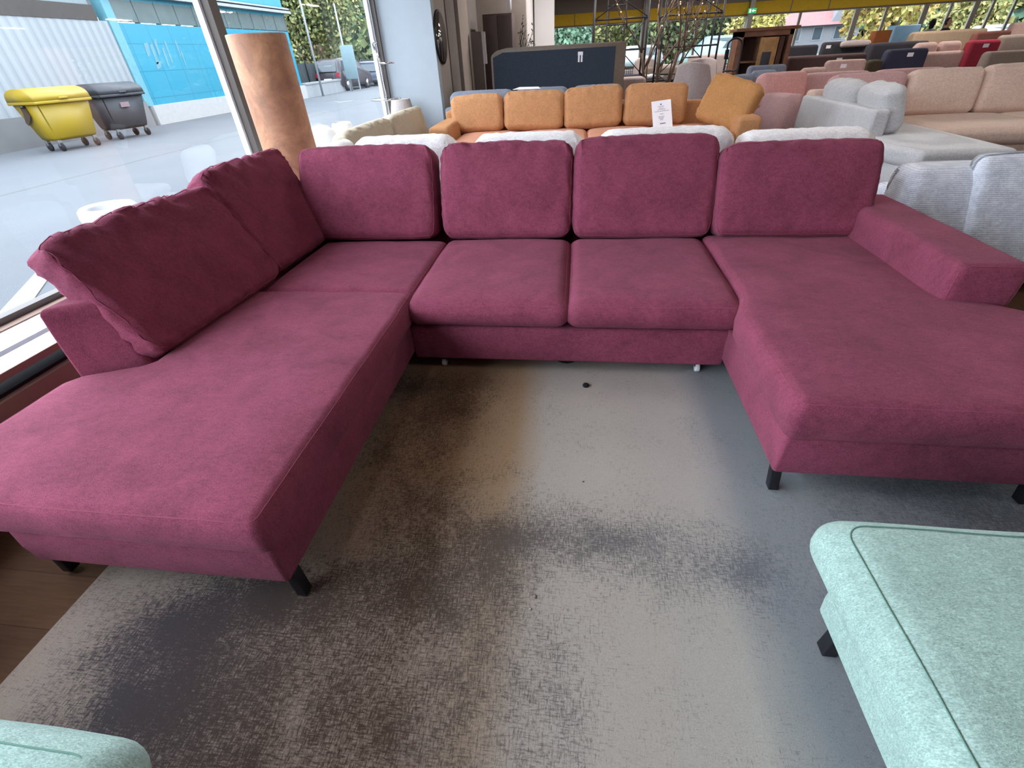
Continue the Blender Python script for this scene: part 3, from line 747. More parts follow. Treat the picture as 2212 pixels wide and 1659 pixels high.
bm = nb(); lathe(bm, (-2.88, 8.45, 0), [(.25, .50), (.15, .97), (.14, .97)], 40); part('lamp_shade', bm, fabric('grey_pleat', 'a39a98', var=.05), LS)
bm = nb(); lathe(bm, (-2.88, 8.45, 0), [(.12, .399), (.12, .415), (.02, .43), (.02, .52)], 20); part('stand', bm, M_chrome, LS)

# ================================================================ RIGHT: beige corner sofa with silver chaise
BS = empty('beige_sofa', (5.2, 7.6, 0), label='long beige corner sofa with a light silver-grey corduroy chaise, upper right', cat='sofa')
bm, _ = pad(3.50, 4.42, 5.72, 8.8, .06, .29, r=.03, puff=0, seed=101, step=.15); part('chaise_base', bm, M_silver, BS, label='silver-grey ribbed chaise base')
def wc(q, n):
    if n[0] < 0: q.x += .10*(1-sstep(5.75, 6.1, q.y))*abs(n[0])
    return q
bm, _ = pad(3.45, 4.46, 5.68, 8.6, .28, .47, r=.06, puff=.015, warp=wc, seed=102, step=.08); part('chaise_seat', bm, M_silver, BS, label='silver-grey ribbed chaise seat')
bm, _ = pad(3.44, 3.62, 6.62, 8.78, .10, .755, r=.04, puff=.0, seed=103, step=.12); part('side_backrest', bm, M_silver, BS, label='silver-grey low side back')
bm, _ = pad(4.44, 9.2, 7.05, 8.8, .06, .28, r=.03, puff=0, seed=104, step=.25); part('base', bm, M_beige, BS)
for i, (x0, x1) in enumerate(((4.47, 5.95), (5.97, 7.5), (7.52, 9.2))):
    bm, _ = pad(x0, x1, 7.0, 8.5, .27, .47, r=.07, puff=.02, seed=105+i, step=.12); part('seat_cushion', bm, M_beige, BS)
bm, _ = pad(3.5, 9.2, 8.62, 8.84, .2, .82, r=.05, puff=0, seed=109, step=.3); part('backrest', bm, M_beige, BS)
for i, (x0, x1, zt) in enumerate(((3.62, 4.62, 1.02), (4.66, 5.60, 1.03), (5.62, 6.6, 1.05), (6.62, 7.6, 1.05), (7.62, 8.6, 1.05))):
    bm = pillow(x1-x0, zt-.46, .24, place((x0+x1)/2, 8.38, .46, math.radians(9)), .08, .03, .01, 110+i, step=.07); part('back_cushion', bm, M_pink if i == 0 else M_beige, BS)
for x, y in ((3.6, 5.85), (4.35, 5.85), (9.0, 7.2), (3.6, 8.6), (9.0, 8.6)): part('leg', bbox(x-.02, x+.02, y-.02, y+.02, .0, .07, .003), M_black, BS, label='black leg')
M = place(3.80, 7.10, .475, math.radians(16), math.radians(82))
obj('corduroy_cushion', pillow(.86, .52, .24, M, .09, .04, .02, 121, step=.05), M_silver, None, 'silver-grey ribbed cushion at the front end of the chaise back, the brighter of two', 'cushion')
M = place(3.78, 8.05, .475, math.radians(14), math.radians(88))
obj('corduroy_cushion', pillow(.86, .51, .24, M, .09, .04, .02, 122, step=.05), M_silver, None, 'silver-grey ribbed cushion further back on the chaise, next to the rose cushion', 'cushion')
# pink sofa behind
PK = empty('pink_sofa', (4.5, 10.2, 0), label='dusty pink sofa behind the silver-grey chaise back', cat='sofa')
def wpk(q, n): q.x -= .36*(q.y-8.85)/1.1; return q
bm, _ = pad(3.26, 3.50, 8.86, 10.0, .10, .76, r=.05, puff=0, warp=wpk, seed=131, step=.15); part('side_backrest', bm, M_pink, PK)
bm, _ = pad(3.3, 6.4, 9.0, 10.4, .10, .45, r=.04, puff=.01, seed=132, step=.25); part('base', bm, M_pink, PK)
bm, _ = pad(3.3, 6.4, 10.2, 10.45, .40, .80, r=.05, puff=.0, seed=133, step=.25); part('backrest', bm, M_pink, PK)
bm = pillow(1.1, .50, .24, place(4.4, 10.05, .46, math.radians(8)), .08, .03, .01, 134, step=.07); part('back_cushion', bm, M_pink, PK)
bm = pillow(1.1, .50, .24, place(5.55, 10.05, .46, math.radians(8)), .08, .03, .01, 135, step=.07); part('back_cushion', bm, M_pink, PK)
a, b = at_y(1640, 170, 9.6), at_y(1745, 175, 9.6)
obj('rose_cushion', pillow(.82, .52, .24, place((a.x+b.x)/2, 9.6, .50, math.radians(8), math.radians(12)), .09, .05, .012, 136, step=.05), M_pink2, None, 'bright rose pink cushion between grey and silver cushions', 'cushion')

# blue-grey corduroy sofa right of the burgundy arm
BG = empty('blue_grey_sofa', (2.9, 3.9, 0), label='blue-grey crushed corduroy sofa back right of the burgundy armrest', cat='sofa')
def wlean(q, n):
    q.y += .36*max(0, q.z-.1)*(1 if n[1] < .5 else .5); return q
bm, _ = pad(2.24, 3.02, 3.34, 3.72, .08, .735, r=.075, puff=.01, warp=wlean, seed=141, step=.06, wr=.01); part('side_backrest', bm, M_blue, BG)
bm, _ = pad(2.61, 4.2, 3.30, 3.52, .08, .815, r=.05, puff=.01, warp=wlean, seed=142, step=.06, wr=.008); part('backrest', bm, M_blue, BG)
bm, _ = pad(2.60, 4.2, 3.76, 4.6, .10, .44, r=.05, puff=.02, seed=143, step=.12); part('seat', bm, M_blue, BG)
for x, y in ((2.35, 3.62), (4.1, 3.62), (4.1, 4.5), (2.7, 4.5)): part('leg', bbox(x-.02, x+.02, y-.02, y+.02, .0, .10, .003), M_black, BG)

# ================================================================ MIDDLE DISTANCE, right rows
def far_sofa(name, label, px0, px1, pyt, Y, ztop, mat, cushions=0, D=.9, gap=.02, back=True, tag=None, cat='sofa', low=.0):
    a = at_y(px0, pyt, Y); b = at_y(px1, pyt, Y); x0, x1 = a.x, b.x
    r = empty(name, ((x0+x1)/2, Y+D/2, 0), label=label, cat=cat)
    bm, _ = pad(x0, x1, Y, Y+D, .08, .44, r=.04, puff=.01, seed=int(px0), step=.3); part('base', bm, mat, r)
    if back:
        bm, _ = pad(x0, x1, Y, Y+.22, .40, ztop-low, r=.06, puff=.0, seed=int(px1), step=.3); part('backrest', bm, mat, r)
    for i in range(cushions):
        c0 = x0+(x1-x0)*i/cushions+gap/2; c1 = x0+(x1-x0)*(i+1)/cushions-gap/2
        bm = pillow(c1-c0, ztop-.44, .22, place((c0+c1)/2, Y+.34, .44, math.radians(-4)), .08, .03, .01, int(px0)+i, step=.1); part('back_cushion', bm, mat, r)
    if tag:
        bm = nb(); box(bm, x0+(x1-x0)*tag-.05, x0+(x1-x0)*tag+.05, Y-.006, Y, ztop-.12, ztop-.06); part('care_tag', bm, M_paper, r, label='small white tag', smooth=False)
    for x in (x0+.1, x1-.1):
        for y in (Y+.1, Y+D-.1): part('leg', bbox(x-.02, x+.02, y-.02, y+.02, .0, .09, .003), M_black, r)
    return r
far_sofa('grey_sofa', 'lilac grey sofa back right of the brown wooden cabinet foot', 1620, 1700, 150, 10.5, 1.09, M_grey, D=.42)
obj('grey_cushion', pillow(.5, .5, .22, place(2.86, 9.9, .50, math.radians(6), math.radians(20)), .09, .04, .012, 151), M_grey, None, 'grey cushion left of the rose pink cushion', 'cushion')
obj('grey_cushion', pillow(.45, .52, .22, place(3.17, 9.95, .52, math.radians(6), math.radians(-5)), .09, .04, .012, 152), M_grey, None, 'grey cushion tucked half behind the rose pink cushion', 'cushion')
far_sofa('brown_sofa', 'dark brown sofa seen from behind, right of the wooden cabinet', 1706, 1876, 118, 11.5, 1.17, M_brownf, tag=.65)
far_sofa('rose_sofa', 'small pale rose sofa back in front of the dark brown sofa', 1790, 1872, 140, 10.75, 1.10, M_rose, D=.6, tag=.4)
obj('rose_pillow', pillow(.5, .34, .2, place(4.35, 10.9, .66), .08, .03, .01, 155), M_rose, None, 'pale rose pillow left of the small rose sofa back', 'cushion')
far_sofa('black_sofa', 'black sofa in the row below the windows, right of the wooden cabinet', 1700, 1770, 100, 14.5, 1.30, M_char)
far_sofa('black_sofa', 'black sofa with a grey throw, centre of the dark row below the windows', 1782, 1876, 95, 14.0, 1.34, M_char, tag=.1)
far_sofa('black_sofa', 'black sofa at the right end of the dark row, below the blue display', 1889, 2010, 92, 13.0, 1.28, M_char, 2)
bm, _ = pad(6.0, 6.6, 13.9, 14.05, 1.22, 1.33, r=.04, puff=.02, seed=3, step=.1); obj('throw_blanket', bm, M_shell, None, 'crumpled pale throw on the back of the centre black sofa', 'blanket')
far_sofa('navy_sofa', 'navy sofa seen from behind with a small white tag', 1925, 2013, 100, 11.0, 1.21, M_navy, tag=.55)
far_sofa('olive_sofa', 'dark olive low sofa with a beige armrest left of the navy sofa', 1885, 1915, 120, 10.9, 1.07, fabric('olive_fabric', '4a4538', var=.1))
far_sofa('blush_sofa', 'blush sofa with two tall back cushions, right of the navy sofa', 1997, 2100, 90, 12.0, 1.26, M_rose, 2, back=True, low=.15)
far_sofa('crimson_sofa', 'crimson red sofa seen from behind, upper right', 2103, 2168, 86, 11.9, 1.26, M_crim, tag=.5)
far_sofa('taupe_sofa', 'taupe sofa back with pale straps, right of the crimson sofa', 2142, 2290, 108, 10.75, 1.11, M_taupe)
far_sofa('olive_grey_sofa', 'olive grey sofa behind the taupe one at the right edge', 2168, 2290, 85, 12.8, 1.30, M_taupe)
far_sofa('sand_sofa', 'sand coloured sofa with two cushions in the far row under the window', 1980, 2135, 66, 16.5, 1.42, M_sand, 2)
far_sofa('maroon_sofa', 'maroon brown sofa in the far row, between sand and olive grey sofas', 2110, 2185, 75, 15.2, 1.36, fabric('maroon_fabric', '7a5048'))
far_sofa('sand_sofa', 'pale blush sofa at the far right under the window', 2190, 2290, 56, 17.5, 1.50, M_rose)
# boxes / displays by the windows
def far_box(name, label, px0, px1, py, Y, z0, z1, mat, cat, D=.3):
    a, b = at_y(px0, py, Y), at_y(px1, py, Y)
    return obj(name, bbox(a.x, b.x, Y, Y+D, z0, z1, .01), mat, None, label, cat)
r_ = empty('display_box', (11.3, 21, 0), label='orange-brown box on a stand in front of the far window', cat='box')
a, b = at_y(1892, 75, 21), at_y(1925, 75, 21)
part('box', bbox(a.x, b.x, 21, 21.4, 1.10, 1.50, .01), plain('orange_card', 'a8602f', .6), r_); part('stand', bbox(a.x+.02, b.x-.02, 21.02, 21.38, 0, 1.10, .01), plain('pale_wood', 'd0a486', .6), r_)
# price paper easel etc. : blue covered display
a, b = at_y(1930, 70, 23), at_y(1985, 70, 23)
obj('covered_display', bbox(a.x, b.x, 23, 23.5, 0, 1.62, .03), plain('light_blue_sheet', '8fc0e6', .6), None, 'display covered with a light blue sheet before the far window', 'display')
# wood cabinet
CB = empty('cabinet', (3.4, 11.4, 0), label='rustic reclaimed-wood cabinet with open left shelves and a patched door', cat='cabinet')
M_cw = plain('reclaimed_wood', '7a5440', .7, var=.25, scale=9, bump=.2); M_cl = plain('light_reclaimed_wood', 'a98054', .7, var=.25, scale=9); M_ci = plain('dark_wood_inside', '4a3028', .8, var=.15)
x0, x1 = 2.90, 3.86
part('cornice', bbox(x0-.07, x1+.07, 10.93, 11.45, 1.60, 1.65, .01), M_cw, CB)
bm = nb()
box(bm, x0, x0+.10, 11.0, 11.4, .05, 1.60); box(bm, x1-.07, x1, 11.0, 11.4, .05, 1.60); box(bm, x0, x1, 11.0, 11.4, 1.52, 1.60); box(bm, x0, x1, 11.0, 11.4, .05, .14)
part('body', bm, M_cw, CB, smooth=False)
bm = nb(); box(bm, x0, x1, 11.38, 11.42, .05, 1.6); part('back_panel', bm, M_ci, CB, smooth=False)
for z in (.6, 1.12): part('shelf', bbox(x0+.1, x0+.42, 11.02, 11.38, z, z+.03, .003), M_cw, CB)
part('divider', bbox(x0+.42, x0+.45, 11.02, 11.38, .1, 1.55, .003), M_cw, CB)
dr = part('door', bbox(x0+.40, x0+.72, 10.975, 11.0, .16, 1.50, .004), M_cl, CB, label='light patched wood door')
part('door_panel', bbox(x0+.47, x0+.63, 10.965, 10.975, 1.04, 1.28, .002), plain('slate_inset', '3f3c42', .6), dr, label='small dark square inset')
part('side_panel', bbox(x0+.74, x0+.82, 10.985, 11.0, .16, 1.50, .003), M_ci, CB)
# hand truck
HT = empty('hand_truck', (2.6, 10.2, 0), label='black hand truck with a looped handle before the wooden cabinet', cat='hand truck')
xa, xb = at_y(1570, 110, 10.2).x, at_y(1600, 110, 10.2).x
bm = nb(); arc = [((xa+xb)/2-(xb-xa)/2*math.cos(PI*i/10), 10.2, 1.42+.09*math.sin(PI*i/10)) for i in range(11)]
tube(bm, [(xa-.04, 10.1, .15), (xa, 10.15, 1.2)]+arc+[(xb, 10.15, 1.2), (xb-.02, 10.1, .15)], .016, 8); part('frame', bm, M_black, HT)
bm = nb()
for z in (.4, .75, 1.05): tube(bm, [(xa-.02, 10.12, z), (xb-.01, 10.12, z)], .012, 6)
part('crossbar', bm, M_black, HT)
part('toe_plate', bbox(xa-.05, xb+.02, 9.9, 10.1, .02, .035, .003), M_black, HT)
for x in (xa-.09, xb+.04):
    bm = nb(); tube(bm, [(x-.02, 10.2, .11), (x+.02, 10.2, .11)], .11, 20); part('wheel', bm, M_dark, HT)
part('grip', bbox(xa-.03, xa+.03, 10.13, 10.19, 1.22, 1.36, .01), M_dark, HT)

# scaffold towers
def scaffold(x0, x1, y0, y1, lx0, lx1, label):
    r = empty('scaffold_tower', ((x0+x1)/2, (y0+y1)/2, 0), label=label, cat='scaffold')
    for x in (x0, x1):
        for y in (y0, y1):
            bm = nb(); tube(bm, [(x, y, 0.08), (x, y, 2.7)], .022, 8); part('post', bm, M_black, r)
            bm = nb(); tube(bm, [(x-.02, y, .07), (x+.02, y, .07)], .07, 16); part('wheel', bm, M_dark, r)
    for lx in (lx0, lx1):
        bm = nb(); tube(bm, [(lx, y1, .2), (lx, y1, 2.7)], .016, 8); part('ladder_rail', bm, M_black, r)
    for z in (.5, .85, 1.2, 1.55, 1.9, 2.25, 2.6):
        bm = nb(); tube(bm, [(lx0, y1, z), (lx1, y1, z)], .013, 6); part('rung', bm, M_black, r)
    for z in (.35, .92, 1.42, 1.98, 2.55):
        bm = nb(); tube(bm, [(x0, y0, z), (x1, y0, z)], .018, 6); tube(bm, [(x0, y0, z), (x0, y1, z)], .018, 6); tube(bm, [(x1, y0, z), (x1, y1, z)], .018, 6); part('crossbar', bm, M_black, r)
    for z0_, z1_ in ((.92, 1.98), (1.98, 2.65), (.1, .92)):
        bm = nb(); tube(bm, [(x0, y0, z1_), (x1, y0, z0_)], .010, 6); tube(bm, [(x0, y0, z0_), (x1, y0, z1_)], .010, 6); part('brace', bm, M_black, r)
    return r
scaffold(.30, 1.46, 13.0, 13.7, .60, 1.02, 'black rolling scaffold tower, left of the two, behind the bed base')
scaffold(1.80, 3.02, 13.0, 13.7, 2.42, 2.84, 'black rolling scaffold tower, right of the two, behind the ochre cushions')

# decorative twig tree with warm fairy lights
TT = empty('twig_tree', (1.9, 12.3, 0), label='brown twig tree strung with warm fairy lights between the scaffold towers', cat='tree')
bmT = nb(); bmL = nb(); random.seed(11)
def grow(p, d, L_, r_, n):
    pts = [p]; q = p.copy(); dd = d.copy()
    for i in range(4):
        dd = (dd+Vector((random.uniform(-.18, .18), random.uniform(-.18, .18), random.uniform(-.05, .1)))).normalized(); q = q+dd*L_/4; pts.append(q.copy())
    if pts[-1].z > 2.9: return
    tube(bmT, pts, [r_*(1-.12*i) for i in range(5)], 5)
    if n <= 1:
        for pp in pts[1:]:
            if random.random() < .045:
                bmesh.ops.create_icosphere(bmL, subdivisions=1, radius=.011, matrix=Matrix.Translation(pp+Vector((0, -.02, 0))))
    if n > 0:
        for k_ in range(3): grow(pts[random.choice((2, 3, 4))], (dd+Vector((random.uniform(-.7, .7), random.uniform(-.6, .6), random.uniform(0, .4)))).normalized(), L_*.62, r_*.5, n-1)
for dx, r_w in ((-.22, .045), (.0, .05), (.20, .045), (.42, .035)): grow(Vector((1.72+dx*.4, 12.3, .05)), Vector((dx, 0, 1)).normalized(), 1.35, r_w, 3)
part('branches', bmT, plain('twig_brown', '6a5a50', .9, var=.2), TT); part('fairy_lights', bmL, M_gold, TT, label='warm glowing bulbs')['kind'] = 'stuff'
bm = nb(); lathe(bm, (1.72, 12.3, 0), [(.22, 0), (.24, .02), (.24, .05), (.1, .07)], 24); part('foot', bm, M_blackm, TT)

# shell armchairs
def shell_chair(x, y, zs, rz, s, label, mat=M_shell):
    r = empty('shell_armchair', (x, y, 0), rz, label=label, cat='armchair', group='shell armchairs')
    M = MATR[r.name]
    def fn(p):
        q = p.copy(); u = p.x/.36; q.y += -.26*u*u*1.0; q.z += -.10*u*u; w = 1-.22*max(0, p.z/.33); q.x *= w; return q
    bm = rbox(.36, .05, .34, .045, step=.06, fn=fn); bm.transform(M @ Matrix.Translation((0, .22, zs+.42)) @ Matrix.Rotation(math.radians(-10), 4, 'X')); part('backrest', bm, mat, r)
    bm = rbox(.28, .27, .06, .05, step=.08); bm.transform(M @ Matrix.Translation((0, 0, zs))); part('seat', bm, mat, r)
    for sx in (-.2, .2):
        for sy_ in (-.18, .18):
            bm = nb(); tube(bm, [M @ Vector((sx, sy_, zs-.03)), M @ Vector((sx*1.25, sy_*1.25, 0))], .014, 6); part('leg', bm, M_black, r)
shell_chair(2.02, 10.2, .46, math.radians(150), 1, 'grey shell armchair with an oval back, left of the hand truck')
shell_chair(2.45, 11.6, .47, math.radians(-25), 1, 'tall grey shell armchair behind the hand truck handle')
shell_chair(1.75, 15.2, .46, math.radians(20), 1, 'grey shell armchair under the right scaffold tower')
bm, _ = pad(.84, 1.30, 10.9, 11.4, 0, .98, r=.06, puff=.01, seed=5, step=.1); obj('cube_armchair', bm, M_shell, None, 'boxy beige-grey armchair back right of the bed base', 'armchair')
bm = nb(); lathe(bm, (1.45, 10.6, 0), [(.10, 0), (.12, .5), (.15, .78), (.13, .86), (.05, .90)], 24); obj('pouf', bm, M_shell, None, 'rounded grey pouf beside the boxy beige-grey armchair', 'pouf')
# dining sets in the middle distance
def dining_chair(label, mat):
    r = empty('dining_chair', (0, 0, 0), 0, label=label, cat='chair', group='dining chairs in the middle distance')
    part('seat', bbox(-.22, .22, -.22, .22, .43, .48, .01), mat, r)
    bm = nb()
    for i in range(7):
        x = -.18+.06*i; tube(bm, [(x, .20, .5), (x*1.05, .26, .96)], .009, 5)
    part('spindles', bm, mat, r)
    part('top_rail', bbox(-.22, .22, .245, .28, .94, .99, .008), mat, r)
    for x in (-.19, .19):
        for y in (-.19, .19):
            bm = nb(); tube(bm, [(x, y, .44), (x*1.2, y*1.2, 0)], .014, 6); part('leg', bm, mat, r)
    return r
M_dw = plain('dark_chair_wood', '3d3432', .6); M_lw = plain('white_chair', 'd8d0cc', .6)
specs = [('dark', 1.55, 16.6, 20), ('dark', 2.10, 16.8, -10), ('white', 2.7, 17.0, 15), ('dark', 3.3, 16.9, 0), ('white', 1.9, 18.6, 190), ('dark', 2.5, 18.8, 175), ('white', 3.9, 17.6, 80), ('dark', 1.1, 17.4, -80), ('white', 4.6, 19.5, 10), ('dark', 5.2, 19.8, -20), ('white', 3.4, 20.2, 160)]
names = {'dark': 'dark wooden spindle-back dining chair at the far tables', 'white': 'white spindle-back dining chair at the far tables'}
protos = {}
for kd, x, y, a in specs:
    if kd not in protos:
        protos[kd] = dining_chair(names[kd], M_dw if kd == 'dark' else M_lw); protos[kd].location = (x, y, 0); protos[kd].rotation_euler = (0, 0, math.radians(a))
        protos[kd]['group'] = kd+' dining chairs at the far tables'
    else: copy_thing(protos[kd], (x, y, 0), math.radians(a))
CHL = ['dark spindle-back chair at the near left end of the far dark table', 'dark spindle-back chair second along the near side of the far dark table', 'white spindle-back chair at the near side of the far dark table',
       'dark spindle-back chair at the near right end of the far dark table', 'white spindle-back chair behind the left end of the far dark table', 'dark spindle-back chair behind the middle of the far dark table',
       'white spindle-back chair at the right short end of the far dark table', 'dark spindle-back chair at the left short end of the far dark table', 'white spindle-back chair at the near side of the pale far table',
       'dark spindle-back chair at the right of the pale far table', 'white spindle-back chair left of the pale far table']
for (kd, x, y, a), lb in zip(specs, CHL):
    for o_ in COL.objects:
        if o_.name.startswith('dining_chair') and abs(o_.location.x-x) < .001 and abs(o_.location.y-y) < .001: o_['label'] = lb
def table(x, y, w, d, label, mat):
    r = empty('dining_table', (x, y, 0), 0, label=label, cat='table')
    part('table_top', bbox(x-w/2, x+w/2, y-d/2, y+d/2, .72, .76, .01), mat, r)
    for sx in (-1, 1):
        for sy_ in (-1, 1): part('leg', bbox(x+sx*(w/2-.08)-.03, x+sx*(w/2-.08)+.03, y+sy_*(d/2-.08)-.03, y+sy_*(d/2-.08)+.03, 0, .72, .005), mat, r)
table(2.3, 17.7, 2.2, 1.0, 'dark dining table between the spindle-back chairs', M_dw)
table(4.6, 20.6, 1.8, .9, 'pale dining table furthest back under the windows', M_lw)
table(1.75, 14.9-.35, 1.3, .8, 'black low-lit table under the scaffold towers', M_blackm)
bowl = nb(); lathe(bowl, (0, 0, 0), [(.05, 0), (.09, .03), (.13, .10), (.12, .10), (.06, .03)], 20)
bo = obj('bowl', bowl, M_whitep, None, 'white bowl on the table under the scaffold', 'bowl', 'white bowls on the scaffold table', cent=Vector((0, 0, 0))); bo.location = (1.5, 14.4, .76)
BWL = ['white bowl at the front middle of the scaffold table', 'white bowl at the front right of the scaffold table', 'white bowl at the rear left of the scaffold table', 'white bowl at the rear right of the scaffold table']
bo['label'] = 'white bowl at the front left of the scaffold table'
for x, y in ((1.78, 14.45), (2.05, 14.5), (1.65, 14.7), (1.95, 14.75)):
    c = bo.copy(); COL.objects.link(c); c.location = (x, y, .76); c['label'] = BWL.pop(0)
far_sofa('charcoal_sofa', 'charcoal sofa under the left scaffold tower', 1346, 1385, 145, 12.2, .98, M_navy)
far_sofa('stone_sofa', 'stone grey sofa in the far middle behind the scaffold towers', 1395, 1475, 135, 15.3, 1.0, M_taupe)
far_sofa('stone_sofa', 'pale sofa with a black band behind the right scaffold tower', 1490, 1570, 118, 15.6, 1.20, M_shell)
far_sofa('brown_leather_sofa', 'dark brown sofa in the shade of the right scaffold tower', 1485, 1530, 140, 14.4, .98, M_brownf)

# two visitors standing by the far window
def person(x, y, rz, label, top, bottom, hair, skin):
    H = 1.70; r = empty('person', (x, y, 0), rz, label=label, cat='person'); Mx = MATR[r.name]
    J = {'pel': (0, 0, .95), 'wst': (0, 0, 1.08), 'chs': (0, 0, 1.30), 'nek': (0, 0, 1.45), 'hed': (0, 0, 1.52),
         'lh': (.09, 0, .92), 'lk': (.10, -.02, .50), 'la': (.10, .02, .09), 'lt': (.11, -.13, .04), 'rh': (-.09, 0, .92), 'rk': (-.10, -.02, .50), 'ra': (-.10, .02, .09), 'rtt': (-.11, -.13, .04),
         'ls': (.18, 0, 1.38), 'le': (.24, .02, 1.12), 'lw': (.22, -.12, .90), 'rs': (-.18, 0, 1.38), 're': (-.24, .02, 1.12), 'rw': (-.20, -.15, .95)}
    R = {'pel': .13, 'wst': .12, 'chs': .14, 'nek': .06, 'hed': .055, 'lh': .09, 'lk': .06, 'la': .04, 'lt': .035, 'rh': .09, 'rk': .06, 'ra': .04, 'rtt': .035, 'ls': .065, 'le': .045, 'lw': .032, 'rs': .065, 're': .045, 'rw': .032}
    E_ = [('pel', 'wst'), ('wst', 'chs'), ('chs', 'nek'), ('nek', 'hed'), ('pel', 'lh'), ('lh', 'lk'), ('lk', 'la'), ('la', 'lt'), ('pel', 'rh'), ('rh', 'rk'), ('rk', 'ra'), ('ra', 'rtt'), ('chs', 'ls'), ('ls', 'le'), ('le', 'lw'), ('chs', 'rs'), ('rs', 're'), ('re', 'rw')]
    ks = list(J); me = bpy.data.meshes.new('body'); me.from_pydata([J[k] for k in ks], [(ks.index(a), ks.index(b)) for a, b in E_], [])
    o = bpy.data.objects.new('body', me); COL.objects.link(o); o.parent = r
    sk = o.modifiers.new('skin', 'SKIN'); 
    for i, k in enumerate(ks):
        v = me.skin_vertices[0].data[i] if len(me.skin_vertices) else None
        if v: v.radius = (R[k], R[k])
    sub = o.modifiers.new('sub', 'SUBSURF'); sub.levels = sub.render_levels = 2
    return r, o, J, R, ks
def make_person(x, y, rz, label, top, bottom, hairc, long_hair=False):
    r = empty('person', (x, y, 0), rz, label=label, cat='person'); Mx = MATR[r.name]
    # one continuous body by metaball-like lofting: torso + legs + arms joined in one mesh via remesh
    bm = nb()
    def T(pts, rs): tube(bm, [Mx @ Vector(p) for p in pts], rs, 14)
    T([(0, 0, .86), (0, 0, .98), (0, 0, 1.12), (0, 0, 1.30), (0, 0, 1.42), (0, 0, 1.50)], [.12, .16, .135, .165, .12, .055])
    T([(0, 0, 1.46), (0, -.01, 1.56)], [.055, .05])
    for s in (-1, 1):
        T([(s*.08, 0, .95), (s*.095, -.01, .72), (s*.10, -.02, .50), (s*.10, 0, .30), (s*.10, .02, .08)], [.095, .085, .06, .055, .04])
        T([(s*.10, .04, .05), (s*.10, -.08, .045), (s*.11, -.17, .03)], [.045, .045, .025])
        T([(s*.14, 0, 1.40), (s*.20, 0, 1.34), (s*.235, .02, 1.12), (s*.22, -.10, .92), (s*.21, -.13, .86)], [.06, .062, .045, .033, .028])
        # hand with thumb and fingers
        for f in range(4): T([(s*(.20+.012*f), -.135, .86), (s*(.20+.012*f), -.15, .80-.01*(f % 2)), (s*(.195+.012*f), -.145, .765)], [.010, .009, .007])
        T([(s*.19, -.13, .86), (s*.175, -.16, .82)], [.011, .008])
    def head(q): return q
    hb = nb(); bmesh.ops.create_uvsphere(hb, u_segments=20, v_segments=14, radius=1)
    for v in hb.verts:
        c = v.co; c.x *= .075; c.y *= .095; c.z *= .115
        if c.z < -.02: c.x *= 1+c.z*2.2; 
        if c.y < -.08: c.y -= .0
    hb.transform(Mx @ Matrix.Translation((0, -.01, 1.62)))
    me = bpy.data.meshes.new('t'); hb.to_mesh(me); hb.free(); bm.from_mesh(me)
    nose = nb(); tube(nose, [Mx @ Vector((0, -.10, 1.64)), Mx @ Vector((0, -.122, 1.605))], [.008, .014], 8); nose.to_mesh(me); nose.free(); bm.from_mesh(me)
    for s in (-1, 1):
        e = nb(); bmesh.ops.create_icosphere(e, subdivisions=1, radius=.018, matrix=Mx @ Matrix.Translation((s*.075, .0, 1.62))); e.to_mesh(me); e.free(); bm.from_mesh(me)
    o = obj('body', bm, plain('skin', 'c09880', .6), r)
    md = o.modifiers.new('join', 'REMESH'); md.mode = 'VOXEL'; md.voxel_size = .011; md.use_smooth_shade = True
    bm = nb()
    def C(pts, rs): tube(bm, [Mx @ Vector(p) for p in pts], rs, 16)
    C([(0, 0, .88), (0, 0, 1.0), (0, 0, 1.14), (0, 0, 1.31), (0, 0, 1.43), (0, 0, 1.475)], [.165, .172, .150, .180, .135, .07])
    for s in (-1, 1): C([(s*.12, 0, 1.405), (s*.20, 0, 1.345), (s*.237, .02, 1.12), (s*.222, -.10, .93)], [.072, .074, .057, .043])
    j = obj('jacket', bm, top, r); md = j.modifiers.new('join', 'REMESH'); md.mode = 'VOXEL'; md.voxel_size = .014; md.use_smooth_shade = True
    bm = nb(); C([(0, 0, .84), (0, 0, .96)], [.155, .16])
    for s in (-1, 1): C([(s*.08, 0, .95), (s*.095, -.01, .72), (s*.10, -.02, .50), (s*.10, 0, .30), (s*.10, .02, .10)], [.108, .098, .075, .068, .062])
    j = obj('trousers', bm, bottom, r); md = j.modifiers.new('join', 'REMESH'); md.mode = 'VOXEL'; md.voxel_size = .014; md.use_smooth_shade = True
    bm = nb(); bmesh.ops.create_uvsphere(bm, u_segments=18, v_segments=12, radius=1)
    for v in bm.verts:
        c = v.co; c.x *= .088; c.y *= .105; c.z *= .12
        if c.y < -.02 and c.z < .06: c.y = -.02+(c.y+.02)*.2
        if long_hair and c.z < 0: c.z *= 2.2
    bm.transform(Mx @ Matrix.Translation((0, .012, 1.645))); obj('hair', bm, hairc, r)
    return r
pa, pb = at_y(2014, 55, 22.5), at_y(2046, 55, 22.0)
make_person(pa.x, 22.5, 2.0, 'person in a grey-green jacket with long dark hair, left of two by the far window', plain('grey_green_cloth', '6d7a7a', .9), M_char, M_dark, True)
make_person(pb.x, 22.0, .6, 'person in a black jacket, right of two by the far window', M_char, M_navy, plain('dark_hair', '3a2a22', .8))

